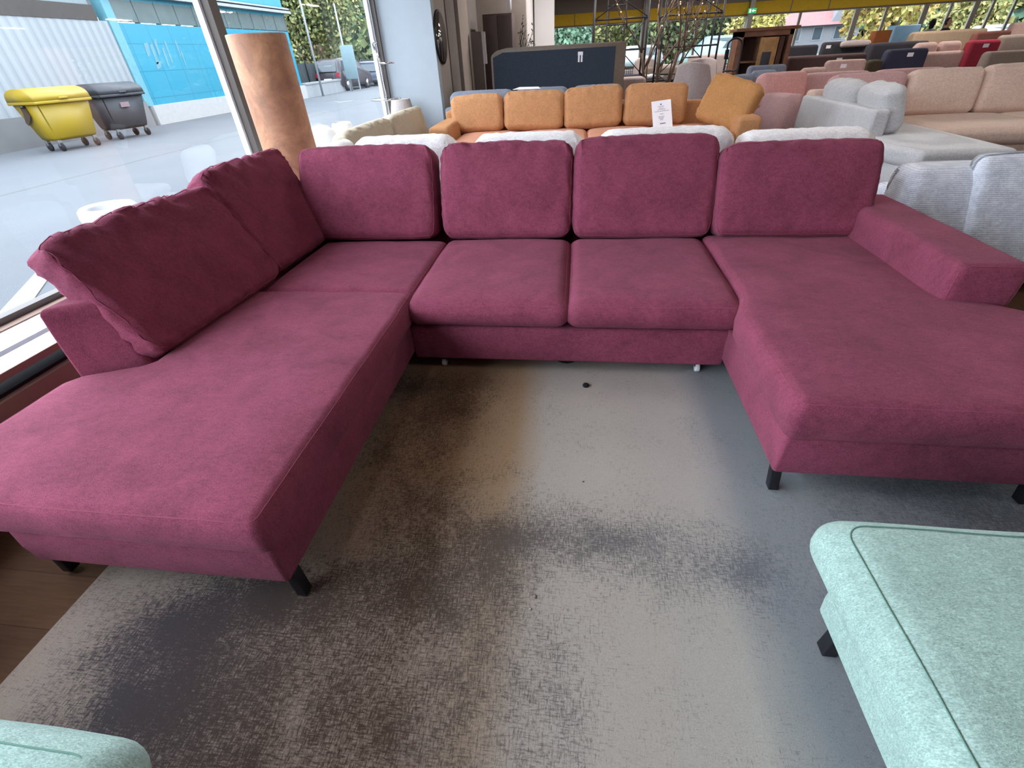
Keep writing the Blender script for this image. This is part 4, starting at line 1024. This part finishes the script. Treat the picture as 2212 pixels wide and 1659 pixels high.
# exit sign on the far pillar
EX = empty('exit_sign', (7.65, 27.55, 2.3), label='small green and white exit sign on the far window pillar', cat='sign')
part('housing', bbox(7.47, 7.81, 27.52, 27.60, 2.40, 2.58, .01), emit('exit_green', '39b070', .9), EX)
bm = nb(); box(bm, 7.51, 7.57, 27.512, 27.52, 2.43, 2.55); prism(bm, [(7.61, 27.512, 2.49), (7.68, 27.512, 2.54), (7.68, 27.512, 2.44)], (0, .008, 0)); box(bm, 7.68, 7.77, 27.512, 27.52, 2.475, 2.505)
part('pictogram', bm, emit('exit_white', 'ffffff', 1.2), EX, smooth=False)

# ================================================================ CEILING LAMPS (unseen, added to brighten the interior)
first = None; n_ = 0
for y in (0.6, 3.4, 6.4, 10.5, 15.5, 23.0):
    for x in (-1.2, 1.6, 4.6, 8.5, 13.5, 19.0):
        if y > 9 and x < 0:
            if y != 10.5: continue
            x, y = -.5, 12.4
        if first is None:
            first = empty('ceiling_light', (x, y, CEIL), 0, label='unseen long ceiling lamp added to brighten the showroom', cat='lamp', group='added ceiling lamps')
            part('housing', bbox(x-.16, x+.16, y-.62, y+.62, CEIL-.05, CEIL-.001, .006), M_framew, first)
            bm = nb(); box(bm, x-.13, x+.13, y-.59, y+.59, CEIL-.058, CEIL-.05); part('diffuser', bm, M_fill, first, smooth=False)
        else: copy_thing(first, (x, y, CEIL))
        ld = bpy.data.lights.new('ceiling_light', 'AREA'); ld.shape = 'RECTANGLE'; ld.size = .28; ld.size_y = 1.2  # added fill light, not a lamp of the showroom
        far = (3.6 if x > 1 else .6) if y < 5 else (11 if y < 8 else 36.0)
        ld.energy = FILL_W*far; ld.color = (1.0, .93, .87)
        lo = bpy.data.objects.new('lamp_light', ld); COL.objects.link(lo); lo.location = (x, y, CEIL-.065)  # fill light of the added ceiling lamp

ALBK = .27      # outdoor colours darkened to offset the strong sky light
M_outw = plain('outdoor_white_paint', 'e0e6ec', .5)
# ================================================================ OUTSIDE, LEFT: yard
def asphalt():
    t = NT('asphalt'); tc = t.n('TexCoord'); P = tc.outputs['Object']; sep = t.n('SeparateXYZ', {0: P})
    c = t.ramp(t.noise(P, .6, 6, .6), [(.3, lin('7d838d')), (.7, lin('888e97'))])
    fine = t.noise(P, 60, 3); c = t.mix(1, c, t.ramp(fine, [(.3, (.93,)*3), (.7, (1.05,)*3)]), 'MULTIPLY')
    w = t.math('MULTIPLY', t.math('SUBTRACT', t.noise(P, 1.1, 5, .7), .5), .16)
    d = t.math('ABSOLUTE', t.math('ADD', t.math('ADD', sep.outputs[0], 9.45), w))
    m = t.n('MapRange', {0: d, 1: .02, 2: .07, 3: .62, 4: 0}).outputs[0]
    c = t.mix(m, c, lin('5a5d60'))
    t.l(c, t.b.inputs['Base Color']); t.b.inputs['Roughness'].default_value = .85; t.bump(fine, .2, .01); return t.m
bm = nb(); box(bm, -60, XW-.23, -20, 90, -.12, -.02); box(bm, XW-.23, 90, YF+.16, 90, -.12, -.02); g = obj('ground', bm, asphalt(), None, kind='structure', smooth=False, cent=Vector((0, 0, 0)))
bm = nb(); prism(bm, [(-5.30, 3.78, -.019), (-5.06, 3.70, -.019), (-4.2, 2.55, -.019), (-4.42, 2.50, -.019)], (0, 0, .006))
obj('parking_line', bm, plain('worn_white_paint', 'd5d8dc', .8, var=.1, scale=20), None, 'worn white painted line on the asphalt just outside the window', 'road marking', smooth=False)
XB = -15.05
M_cor = NT('corrugated_white'); v_ = M_cor.coord(); sp_ = M_cor.n('SeparateXYZ', {0: v_})
w_ = M_cor.math('SINE', M_cor.math('MULTIPLY', sp_.outputs[1], 2*PI/.28))
M_cor.l(M_cor.ramp(M_cor.math('MULTIPLY_ADD', w_, .5, .5), [(0, lin('c3cdd6')), (.25, lin('d9e2ea')), (1, lin('dde6ee'))]), M_cor.b.inputs['Base Color']); M_cor.bump(w_, .6, .03); M_cor.b.inputs['Roughness'].default_value = .5
WB = empty('warehouse', (XB-3, 9, 0), label='white corrugated warehouse wall behind the two wheeled bins', cat='building')
bm = nb(); box(bm, XB-.2, XB, -12, 16.95, .72, 2.92); part('wall', bm, M_cor.m, WB, smooth=False)
bm = nb(); box(bm, XB-.2, XB+.12, -12, 16.93, -.02, .72); part('plinth', bm, plain('concrete', 'b3b3b6', .9, var=.1, scale=2), WB, smooth=False)
bm = nb(); box(bm, XB-8, XB+.02, -12, 16.6, 2.92, 3.30); part('roof_edge', bm, plain('brown_roof_edge', '6b625f', .8, var=.1), WB, smooth=False)
bm = nb(); box(bm, XB-8, XB-.1, -12, 16.6, 3.30, 3.9); part('parapet', bm, plain('pale_parapet', 'b9cdd4', .8), WB, smooth=False)
M_cyan = NT('cyan_panel'); P_ = M_cyan.coord(); s_ = M_cyan.n('SeparateXYZ', {0: P_})
cb = M_cyan.n('Combine' + 'XYZ', {0: s_.outputs[1], 1: s_.outputs[2]})
bk = M_cyan.n('TexBrick', {'Vector': cb.outputs[0], 'Scale': 1, 'Mortar Size': .012, 'Brick Width': 1.02, 'Row Height': .78, 'Color1': lin('38ccf4'), 'Color2': lin('34c6ee'), 'Mortar': lin('28a4c8')}, offset=0)
M_cyan.l(bk.outputs[0], M_cyan.b.inputs['Base Color']); M_cyan.b.inputs['Roughness'].default_value = .35
M_cyt = plain('light_cyan_trim', '90e2f8', .5)
M_glz = plain('grey_wired_glazing', '8fa3a6', .25, var=.12, scale=2)
CYB = empty('blue_building', (XB-3, 22.6, 0), label='bright cyan panelled building with grey upper glazing across the yard', cat='building')
bm = nb(); box(bm, XB-.2, XB, 17.0, 28.2, .57, 2.90); part('panel_wall', bm, M_cyan.m, CYB, smooth=False)
bm = nb(); box(bm, XB-.2, XB+.16, 17.1, 28.25, -.02, .57); part('plinth', bm, plain('white_plinth', 'ffffff', .8, var=.05), CYB, smooth=False)
bm = nb()
for i in range(11):
    y = 17.35+i*.99; box(bm, XB-.15, XB-.02, y+.02, y+.96, 2.93, 3.50)
part('upper_glazing', bm, M_glz, CYB, smooth=False)
bm = nb()
for i in range(12): box(bm, XB-.2, XB+.0, 17.32+i*.99-.015, 17.32+i*.99+.03, 2.9, 3.52)
part('glazing_bars', bm, M_glz, CYB, smooth=False)
bm = nb(); box(bm, XB-.25, XB+.28, 17.0, 28.5, 3.62, 3.72); box(bm, XB-.25, XB+.22, 17.0, 28.5, 3.78, 3.84); part('gutter', bm, M_outw, CYB, smooth=False)
bm = nb(); box(bm, XB-5, XB-.02, 17.0, 28.3, 3.5, 6.0); part('fascia', bm, M_cyan.m, CYB, smooth=False)
bm = nb(); box(bm, XB-.3, XB+.1, 16.72, 17.05, 3.92, 6.0); box(bm, XB-.3, XB+.05, 16.96, 17.3, .57, 3.5); part('corner_trim', bm, M_cyt, CYB, smooth=False)
bm = nb(); box(bm, XB-5, XB-.1, 28.05, 28.3, .5, 3.6); part('end_wall', bm, M_cyan.m, CYB, smooth=False)
# window-glass reflections painted as pale patches on the panel wall
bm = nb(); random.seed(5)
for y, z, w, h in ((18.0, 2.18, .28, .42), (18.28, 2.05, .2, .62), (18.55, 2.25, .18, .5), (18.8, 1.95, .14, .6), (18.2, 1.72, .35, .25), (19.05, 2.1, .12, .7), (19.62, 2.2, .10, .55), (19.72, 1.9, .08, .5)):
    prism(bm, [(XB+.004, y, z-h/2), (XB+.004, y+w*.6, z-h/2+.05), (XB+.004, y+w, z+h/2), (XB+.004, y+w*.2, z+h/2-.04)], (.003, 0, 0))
part('painted_reflection', bm, plain('pale_cyan_reflection', '8fd4ea', .6), CYB, label='painted pale window reflections', smooth=False)
# low wall, fence, poles, sign
bm = nb(); box(bm, XB-.15, XB+.16, 28.25, 33.6, -.02, .58); box(bm, XB-.25, XB+.2, 28.25, 33.6, .58, .66); obj('low_wall', bm, M_outw, None, 'low white wall continuing right of the cyan building', 'wall', smooth=False)
FE = empty('fence', (XB-1.5, 31, 0), label='dark mesh fence behind the low white wall', cat='fence')
bm = nb(); box(bm, XB-1.55, XB-1.5, 28.3, 60, 0, 1.55); part('mesh', bm, plain('dark_fence_mesh', '4f5c62', .9, var=.2, scale=3), FE, smooth=False)
for y in range(29, 60, 3): part('post', bbox(XB-1.5, XB-1.43, y, y+.07, 0, 1.7, .005), M_black, FE)
def pole(x, y, z0, h, label):
    bm = nb(); tube(bm, [(x, y, z0), (x, y, h)], [.065, .045], 10); obj('flag_pole', bm, M_outw, None, label, 'pole')
pole(-14.5, 29.25, -.02, 6.2, 'tall white pole rising from behind the low wall, nearer the cyan building')
pole(-14.4, 33.2, -.02, 4.3, 'white pole behind the blank sign board')
SG = empty('sign_board', (-14.4, 33.0, 0), label='blank pale sign board on short posts outside, before the parked cars', cat='sign')
a = at_y(735, 98, 33.0); b = at_y(757, 98, 33.0)
part('board', bbox(a.x-.05, b.x+.1, 32.95, 33.05, .62, 2.32, .01), plain('pale_blue_board', 'b6dbe6', .6), SG)
for x in (a.x, b.x): part('post', bbox(x, x+.06, 33.05, 33.11, -.02, .9, .004), M_outw, SG)

# wheeled waste containers
def bin_(x, y, rz, label, mat, name='waste_container'):
    r = empty(name, (x, y, -.02), rz, label=label, cat='waste container'); M = MATR[r.name]
    # body: tapered trough
    bm = nb(); lo = [(-.50, -.28), (.50, -.28), (.50, .28), (-.50, .28)]; hi = [(-.62, -.48), (.62, -.48), (.62, .48), (-.62, .48)]
    vs = []
    for (ring, z) in ((lo, .24), ([( a*1.04, b*1.15) for a, b in lo], .34), (hi, 1.08)): vs.append([bm.verts.new(M @ Vector((a, b, z))) for a, b in ring])
    for A, B in zip(vs, vs[1:]):
        for k_ in range(4): bm.faces.new((A[k_], A[(k_+1) % 4], B[(k_+1) % 4], B[k_]))
    bm.faces.new(vs[0][::-1]); bm.faces.new(vs[-1])
    bmesh.ops.bevel(bm, geom=bm.edges[:], offset=.03, segments=3, affect='EDGES'); part('body', bm, mat, r)
    part('rim', bbox(-.67, .67, -.53, .53, 1.04, 1.10, .012, M), mat, r)
    # lid: domed half cylinder along X
    bm = nb(); prof = []
    for i in range(13):
        a_ = PI*i/12; prof.append((math.cos(a_)*.52, 1.10+math.sin(a_)**.7*.27))
    A = [bm.verts.new(M @ Vector((-.66, p[0], p[1]))) for p in prof]; B = [bm.verts.new(M @ Vector((.66, p[0], p[1]))) for p in prof]
    for i in range(12): bm.faces.new((A[i], A[i+1], B[i+1], B[i]))
    bm.faces.new(A); bm.faces.new(B[::-1]); bm.faces.new((A[0], B[0], B[-1], A[-1]))
    ld = part('lid', bm, mat, r)
    part('lid_handle', bbox(-.10, .10, -.56, -.50, 1.12, 1.16, .01, M), mat, ld)
    for s in (-1, 1):
        bm = nb(); tube(bm, [M @ Vector((s*.63, 0, 1.0)), M @ Vector((s*.72, 0, 1.0))], .03, 10); part('trunnion', bm, M_black, r)
        for t_ in (-1, 1):
            bm = nb(); tube(bm, [M @ Vector((s*.44-.022, t_*.24, .10)), M @ Vector((s*.44+.022, t_*.24, .10))], .10, 18); w = part('wheel', bm, M_dark, r, label='black caster wheel')
            part('wheel_fork', bbox(s*.44-.045, s*.44+.045, t_*.24-.03, t_*.24+.03, .12, .26, .008, M), plain('zinc', 'c8cacc', .4, .6), w)
    return r, M
M_yel = plain('yellow_plastic', 'e5c21c', .45, var=.03, scale=3); M_bgr = plain('anthracite_plastic', '51555f', .55, var=.06, scale=4)
r1, M1 = bin_(-13.28, 12.05, math.radians(78), 'yellow four-wheeled waste container by the white corrugated wall', M_yel)
bm = nb(); prism(bm, [M1 @ Vector(p) for p in ((-.632, -.02, .98), (-.628, .18, .96), (-.618, .20, .88), (-.60, .34, .66), (-.603, .28, .60), (-.605, .12, .70), (-.615, .0, .80))], M1.to_3x3() @ Vector((-.01, 0, 0)))
part('torn_sticker', bm, plain('brown_sticker_residue', '6d5642', .8), r1, label='dark torn sticker', smooth=False)
r2, M2 = bin_(-13.35, 13.95, math.radians(80), 'anthracite grey four-wheeled waste container with a pink label', M_bgr)
bm = nb(); pts = [M2 @ Vector(p) for p in ((-.18, -.478, .90), (.08, -.478, .90), (.08, -.462, .78), (-.18, -.462, .78))]
prism(bm, pts, M2.to_3x3() @ Vector((0, -.008, 0))); part('label', bm, plain('pink_label', 'dcb6c0', .6), r2, label='small pink label', smooth=False)

# parked cars
def car(x, y, rz, label, mat, name='car', H=1.48, Lc=4.2, Wc=1.8, suv=False):
    r = empty(name, (x, y, -.02), rz, label=label, cat='car'); M = MATR[r.name]
    hood = .78 if not suv else .95; H = H if not suv else 1.75
    prof = [(-Lc/2, .35), (-Lc/2-.02, .62), (-Lc/2+.1, hood+.05), (-Lc/2+.35, H-.12), (-Lc/2+.8, H), (.35, H), (1.05, hood+.10), (Lc/2-.15, hood-.05), (Lc/2, .55), (Lc/2-.02, .32), (Lc/2-.3, .25), (-Lc/2+.2, .25)]
    def lay(bm, prof, xs):
        rows = []
        for x_, inset in xs: rows.append([bm.verts.new(M @ Vector((x_*(1-(.14 if p[1] > hood+.12 else 0)), p[0], p[1]))) for p in prof])
        n = len(prof)
        for A, B in zip(rows, rows[1:]):
            for i in range(n): bm.faces.new((A[i], A[(i+1) % n], B[(i+1) % n], B[i]))
        bm.faces.new(rows[0]); bm.faces.new(rows[-1][::-1])
    bm = nb(); lay(bm, prof, [(-Wc/2, 0), (-Wc/4, 0), (Wc/4, 0), (Wc/2, 0)])
    bmesh.ops.bevel(bm, geom=bm.edges[:], offset=.035, segments=2, affect='EDGES'); part('body', bm, mat, r)
    gm = M_cargl
    for s in (-1, 1):
        bm = nb(); pts = [(-Lc/2+.42, hood+.14), (-Lc/2+.62, H-.14), (.25, H-.12), (.85, hood+.12)]
        prism(bm, [M @ Vector((s*Wc/2*.865+(s*.06 if z < hood+.2 else 0), y_, z)) for y_, z in pts], M.to_3x3() @ Vector((s*.02, 0, 0))); part('side_window', bm, gm, r, smooth=False)
        for yy in (-Lc/2+.75, Lc/2-.8):
            bm = nb(); tube(bm, [M @ Vector((s*(Wc/2-.18), yy, .32)), M @ Vector((s*(Wc/2+.02), yy, .32))], .32, 24); w = part('wheel', bm, M_dark, r)
            bm = nb(); tube(bm, [M @ Vector((s*(Wc/2+.02), yy, .32)), M @ Vector((s*(Wc/2+.03), yy, .32))], .20, 16); part('wheel_rim', bm, M_chrome, w)
        bm = nb(); box(bm, s*Wc/2*.84-.10, s*Wc/2*.84+.10, -Lc/2-.045, -Lc/2+.06, hood-.18, hood+.06, M); part('tail_light', bm, emit('red_tail_light', 'd8283a', .8 if suv else .25), r, smooth=False)
    bm = nb(); prism(bm, [M @ Vector(p) for p in ((-Wc/2*.72, -Lc/2+.08, hood+.12), (Wc/2*.72, -Lc/2+.08, hood+.12), (Wc/2*.68, -Lc/2+.30, H-.17), (-Wc/2*.68, -Lc/2+.30, H-.17))], M.to_3x3() @ Vector((0, -.03, .0))); part('rear_window', bm, gm, r, smooth=False)
    bm = nb(); box(bm, -.26, .26, -Lc/2-.05, -Lc/2-.02, .60, .71, M); part('number_plate', bm, M_whitep, r, smooth=False)
    bm = nb(); box(bm, -Wc/2+.05, Wc/2-.05, -Lc/2-.08, -Lc/2+.05, .36, .50, M); part('bumper', bm, plain('bumper_grey', '9aa0a8', .5), r, smooth=False)
    return r
M_cargl = plain('car_glass', '6f7f8c', .12, var=.05)
car(-15.5, 35.0, math.radians(-6), 'dark red-grey SUV with a lit red tail light behind the sign board', plain('mauve_grey_paint', '6d6670', .3), suv=True)
car(-15.0, 39.9, math.radians(0), 'blue hatchback parked beyond the sign board, right of the SUV', plain('steel_blue_paint', '5c6d8e', .3))

# trees
def tree(x, y, h, r, label, cols, trunk='6d6259', n=3200, cr0=.35, leafs=.22, name='tree', hang=0, seed=1):
    random.seed(seed); root = empty(name, (x, y, 0), label=label, cat='tree')
    bm = nb(); top = Vector((x+random.uniform(-.3, .3), y, h*.8)); b0 = Vector((x, y, -.02))
    tube(bm, [b0, b0.lerp(top, .3)+Vector((.1, 0, 0)), b0.lerp(top, .6), top], [r*.09, r*.075, r*.05, r*.02], 9)
    for k_ in range(9):
        f = random.uniform(.35, .8); s = b0.lerp(top, f); a_ = random.uniform(0, 2*PI); e = s+Vector((math.cos(a_)*r*.7, math.sin(a_)*r*.7, h*.22)); tube(bm, [s, s.lerp(e, .5)+Vector((0, 0, .1)), e], [r*.03, r*.02, r*.008], 6)
    part('trunk', bm, plain('bark_'+str(seed), trunk, .95, var=.2), root)
    bm = nb(); cl = []
    for k_ in range(26):
        a_ = random.uniform(0, 2*PI); q = random.random()**.5; z = random.uniform(cr0, .95)
        rr = r*math.sin(PI*min(1, (z-cr0)/(1-cr0)*.85+.12))
        cl.append((Vector((x+math.cos(a_)*q*rr*.8, y+math.sin(a_)*q*rr*.8, z*h)), r*random.uniform(.25, .42)))
    for k_ in range(n):
        c, cr_ = random.choice(cl); d = Vector((random.gauss(0, 1), random.gauss(0, 1), random.gauss(0, 1))).normalized()
        p = c+d*cr_*random.uniform(.75, 1.05)
        if hang: p.z -= abs(random.gauss(0, hang))
        leaf(bm, p, Vector((random.uniform(-1, 1), random.uniform(-1, 1), random.uniform(-1.2, .3))), leafs*random.uniform(.7, 1.4), leafs*.35, random.randrange(len(cols)))
    part('foliage', bm, [MLEAF[c] for c in cols], root)
    return root
MLEAF = {}
for c in ('a9b06a', '8f9f62', '6f8455', '4f6a4a', 'c9c07a', 'dfcf6a', 'e8dc8e', '5a7358', '7fa58a', '3f5242', 'c9a55a'):
    t = NT('leaf_'+c); t.b.inputs['Base Color'].default_value = sh(lin(c), 1.7); t.b.inputs['Roughness'].default_value = .8
    t.b.inputs['Transmission Weight'].default_value = 0; MLEAF[c] = t.m
tree(-20.5, 40, 10, 5.2, 'large yellow-green willow-like tree behind the cyan building', ['a9b06a', '8f9f62', '6f8455', 'c9c07a'], n=36000, hang=.9, leafs=.24, cr0=.28, seed=21)
tree(-14.0, 54, 10, 4.4, 'olive tree beyond the parked cars, left of the window frame', ['a9b06a', '8f9f62', 'c9c07a'], n=32000, hang=.9, leafs=.26, cr0=.25, seed=22)
tree(-11, 68, 12, 6.0, 'dark tree closing the yard behind the blue car', ['5a7358', '3f5242', '6f8455'], n=12000, leafs=.55, cr0=.1, seed=23)
tree(-31, 56, 9, 5.0, 'shaded dark tree behind the fence', ['3f5242', '5a7358', '4f6a4a'], n=12000, leafs=.55, cr0=.05, seed=24)

# ================================================================ OUTSIDE, BACK
bm = nb(); box(bm, -6, 90, 31, 38, -.019, -.005); obj('verge', bm, M_grass, None, kind='structure', smooth=False)
hz = [(-1.8, 43, 8, 3.4, 'mint green tree outside, left of the scaffold towers', ['7fa58a', '5a7358', '7fa58a'], 0), (3.6, 54, 7, 2.6, 'pale yellow-green shrub tree seen through the left scaffold tower', ['c9c07a', 'a9b06a', '8f9f62'], 0),
      (6.9, 47, 8, 2.9, 'hanging grey-green willow seen through the scaffold towers', ['6f8455', '8f9f62', '5a7358'], 1.2), (10.5, 52, 9, 4, 'dark green tree left of the red-roofed house', ['4f6a4a', '5a7358', '8f9f62'], 0),
      (13.6, 47, 5, 2.2, 'bright yellow bush left of the red-roofed house', ['dfcf6a', 'e8dc8e', 'c9c07a'], 0), (21.5, 43, 8, 3.4, 'yellow autumn tree right of the red-roofed house', ['e8dc8e', 'dfcf6a', 'c9a55a'], .3),
      (28.5, 47, 8, 3.2, 'pale yellow-green tree behind the covered display', ['c9c07a', 'a9b06a', 'e8dc8e'], .8), (34.5, 46, 8, 3.2, 'yellow-green tree behind the two visitors', ['c9c07a', 'dfcf6a', '8f9f62'], .3),
      (42, 46, 9, 3.8, 'green and yellow tree at the far right window', ['8f9f62', 'a9b06a', 'dfcf6a'], .5), (-9, 78, 12, 5, 'deep green tree at the far left of the back windows', ['5a7358', '7fa58a', '4f6a4a'], 0)]
for i, (x, y, h, r, lb, cl, hg) in enumerate(hz): tree(x, y, h, r, lb, cl, n=9000, leafs=.34, cr0=.12, seed=40+i, hang=hg)
def house(x0, x1, y0, y1, hw, hr, label, wall, roof):
    r = empty('house', ((x0+x1)/2, (y0+y1)/2, -.02), label=label, cat='house')
    bm = nb(); box(bm, x0, x1, y0, y1, -.02, hw); ym = (y0+y1)/2
    part('wall', bm, wall, r, smooth=False)
    bm = nb(); prism(bm, [(x0-.4, y0-.5, hw-.1), (x0-.4, ym, hr), (x0-.4, y1+.5, hw-.1)], (x1-x0+.8, 0, 0)); part('roof', bm, roof, r, smooth=False)
    bm = nb(); prism(bm, [(x0+.68*(x1-x0), y0-.2, hw), (x0+.80*(x1-x0), y0-.2, hw+(hr-hw)*.75), (x0+.92*(x1-x0), y0-.2, hw)], (0, 1.6, 0)); part('dormer', bm, wall, r, smooth=False)
    for k_ in range(4):
        xx = x0+(x1-x0)*(.14+.22*k_); bm = nb(); box(bm, xx-.45, xx+.45, y0-.04, y0+.02, 1.0, 2.1); w = part('window', bm, M_outw, r, smooth=False)
        bm = nb(); box(bm, xx-.38, xx+.38, y0-.05, y0-.04, 1.07, 2.03); part('pane', bm, M_cargl, w, smooth=False)
    return r
house(18, 27, 60, 68, 2.3, 5.6, 'pale grey house with a faded red pitched roof behind the far windows', plain('pale_render', 'c3c5cc', .9), plain('faded_red_tiles', 'd99a9a', .85, var=.08, scale=4))
house(5.5, 11.5, 66, 73, 2.6, 5.2, 'white outbuilding with a lilac roof seen past the right scaffold tower', plain('white_render', 'd8dce4', .9), plain('lilac_roof', 'a9a2b8', .85))
house(-1.5, 3.6, 58, 64, 3.6, 5.6, 'grey house seen through the left scaffold tower', plain('grey_render', 'a8aeb8', .9), plain('grey_roof', '8a8e98', .85))
M_wcar = plain('white_car_paint', 'dfeaf4', .25, var=.02)
car(3.6, 40, math.radians(90), 'white car parked outside, seen through the left scaffold tower', M_wcar)
car(8.6, 38.5, math.radians(90), 'pale blue-white van parked outside, seen through the right scaffold tower', plain('ice_blue_paint', 'bfe0f2', .25, var=.02), suv=True)
car(23.5, 36.5, math.radians(90), 'white car outside the right windows', M_wcar)

def hedge(x0, x1, y0, y1, h, label, cols, n, leafs, seed):
    random.seed(seed); root = empty('hedge', ((x0+x1)/2, (y0+y1)/2, -.02), label=label, cat='hedge'); bm = nb()
    for k_ in range(n):
        x = random.uniform(x0, x1); y = random.uniform(y0, y1); z = random.uniform(0, h*(.8+.25*noise.noise(Vector((x*.25, y*.1, seed)))))
        leaf(bm, Vector((x, y, z)), Vector((random.uniform(-1, 1), random.uniform(-1, 1), random.uniform(-1, .6))), leafs*random.uniform(.7, 1.3), leafs*.45, random.randrange(len(cols)))
    part('foliage', bm, [MLEAF[c] for c in cols], root)
    bm = nb(); box(bm, x0+.5, x1-.5, (y0+y1)/2-.3, (y0+y1)/2+.3, -.02, h*.35); part('stems', bm, M_black, root, smooth=False)
hedge(-25, 75, 84, 87, 13, 'long belt of hazy green and yellow trees far beyond the back windows', ['8f9f62', 'c9c07a', '7fa58a', 'a9b06a'], 14000, 1.6, 91)
hedge(-48, -12, 92, 95, 15, 'belt of dark green trees closing the view down the yard', ['6f8455', '8f9f62', '5a7358'], 8000, 1.6, 92)
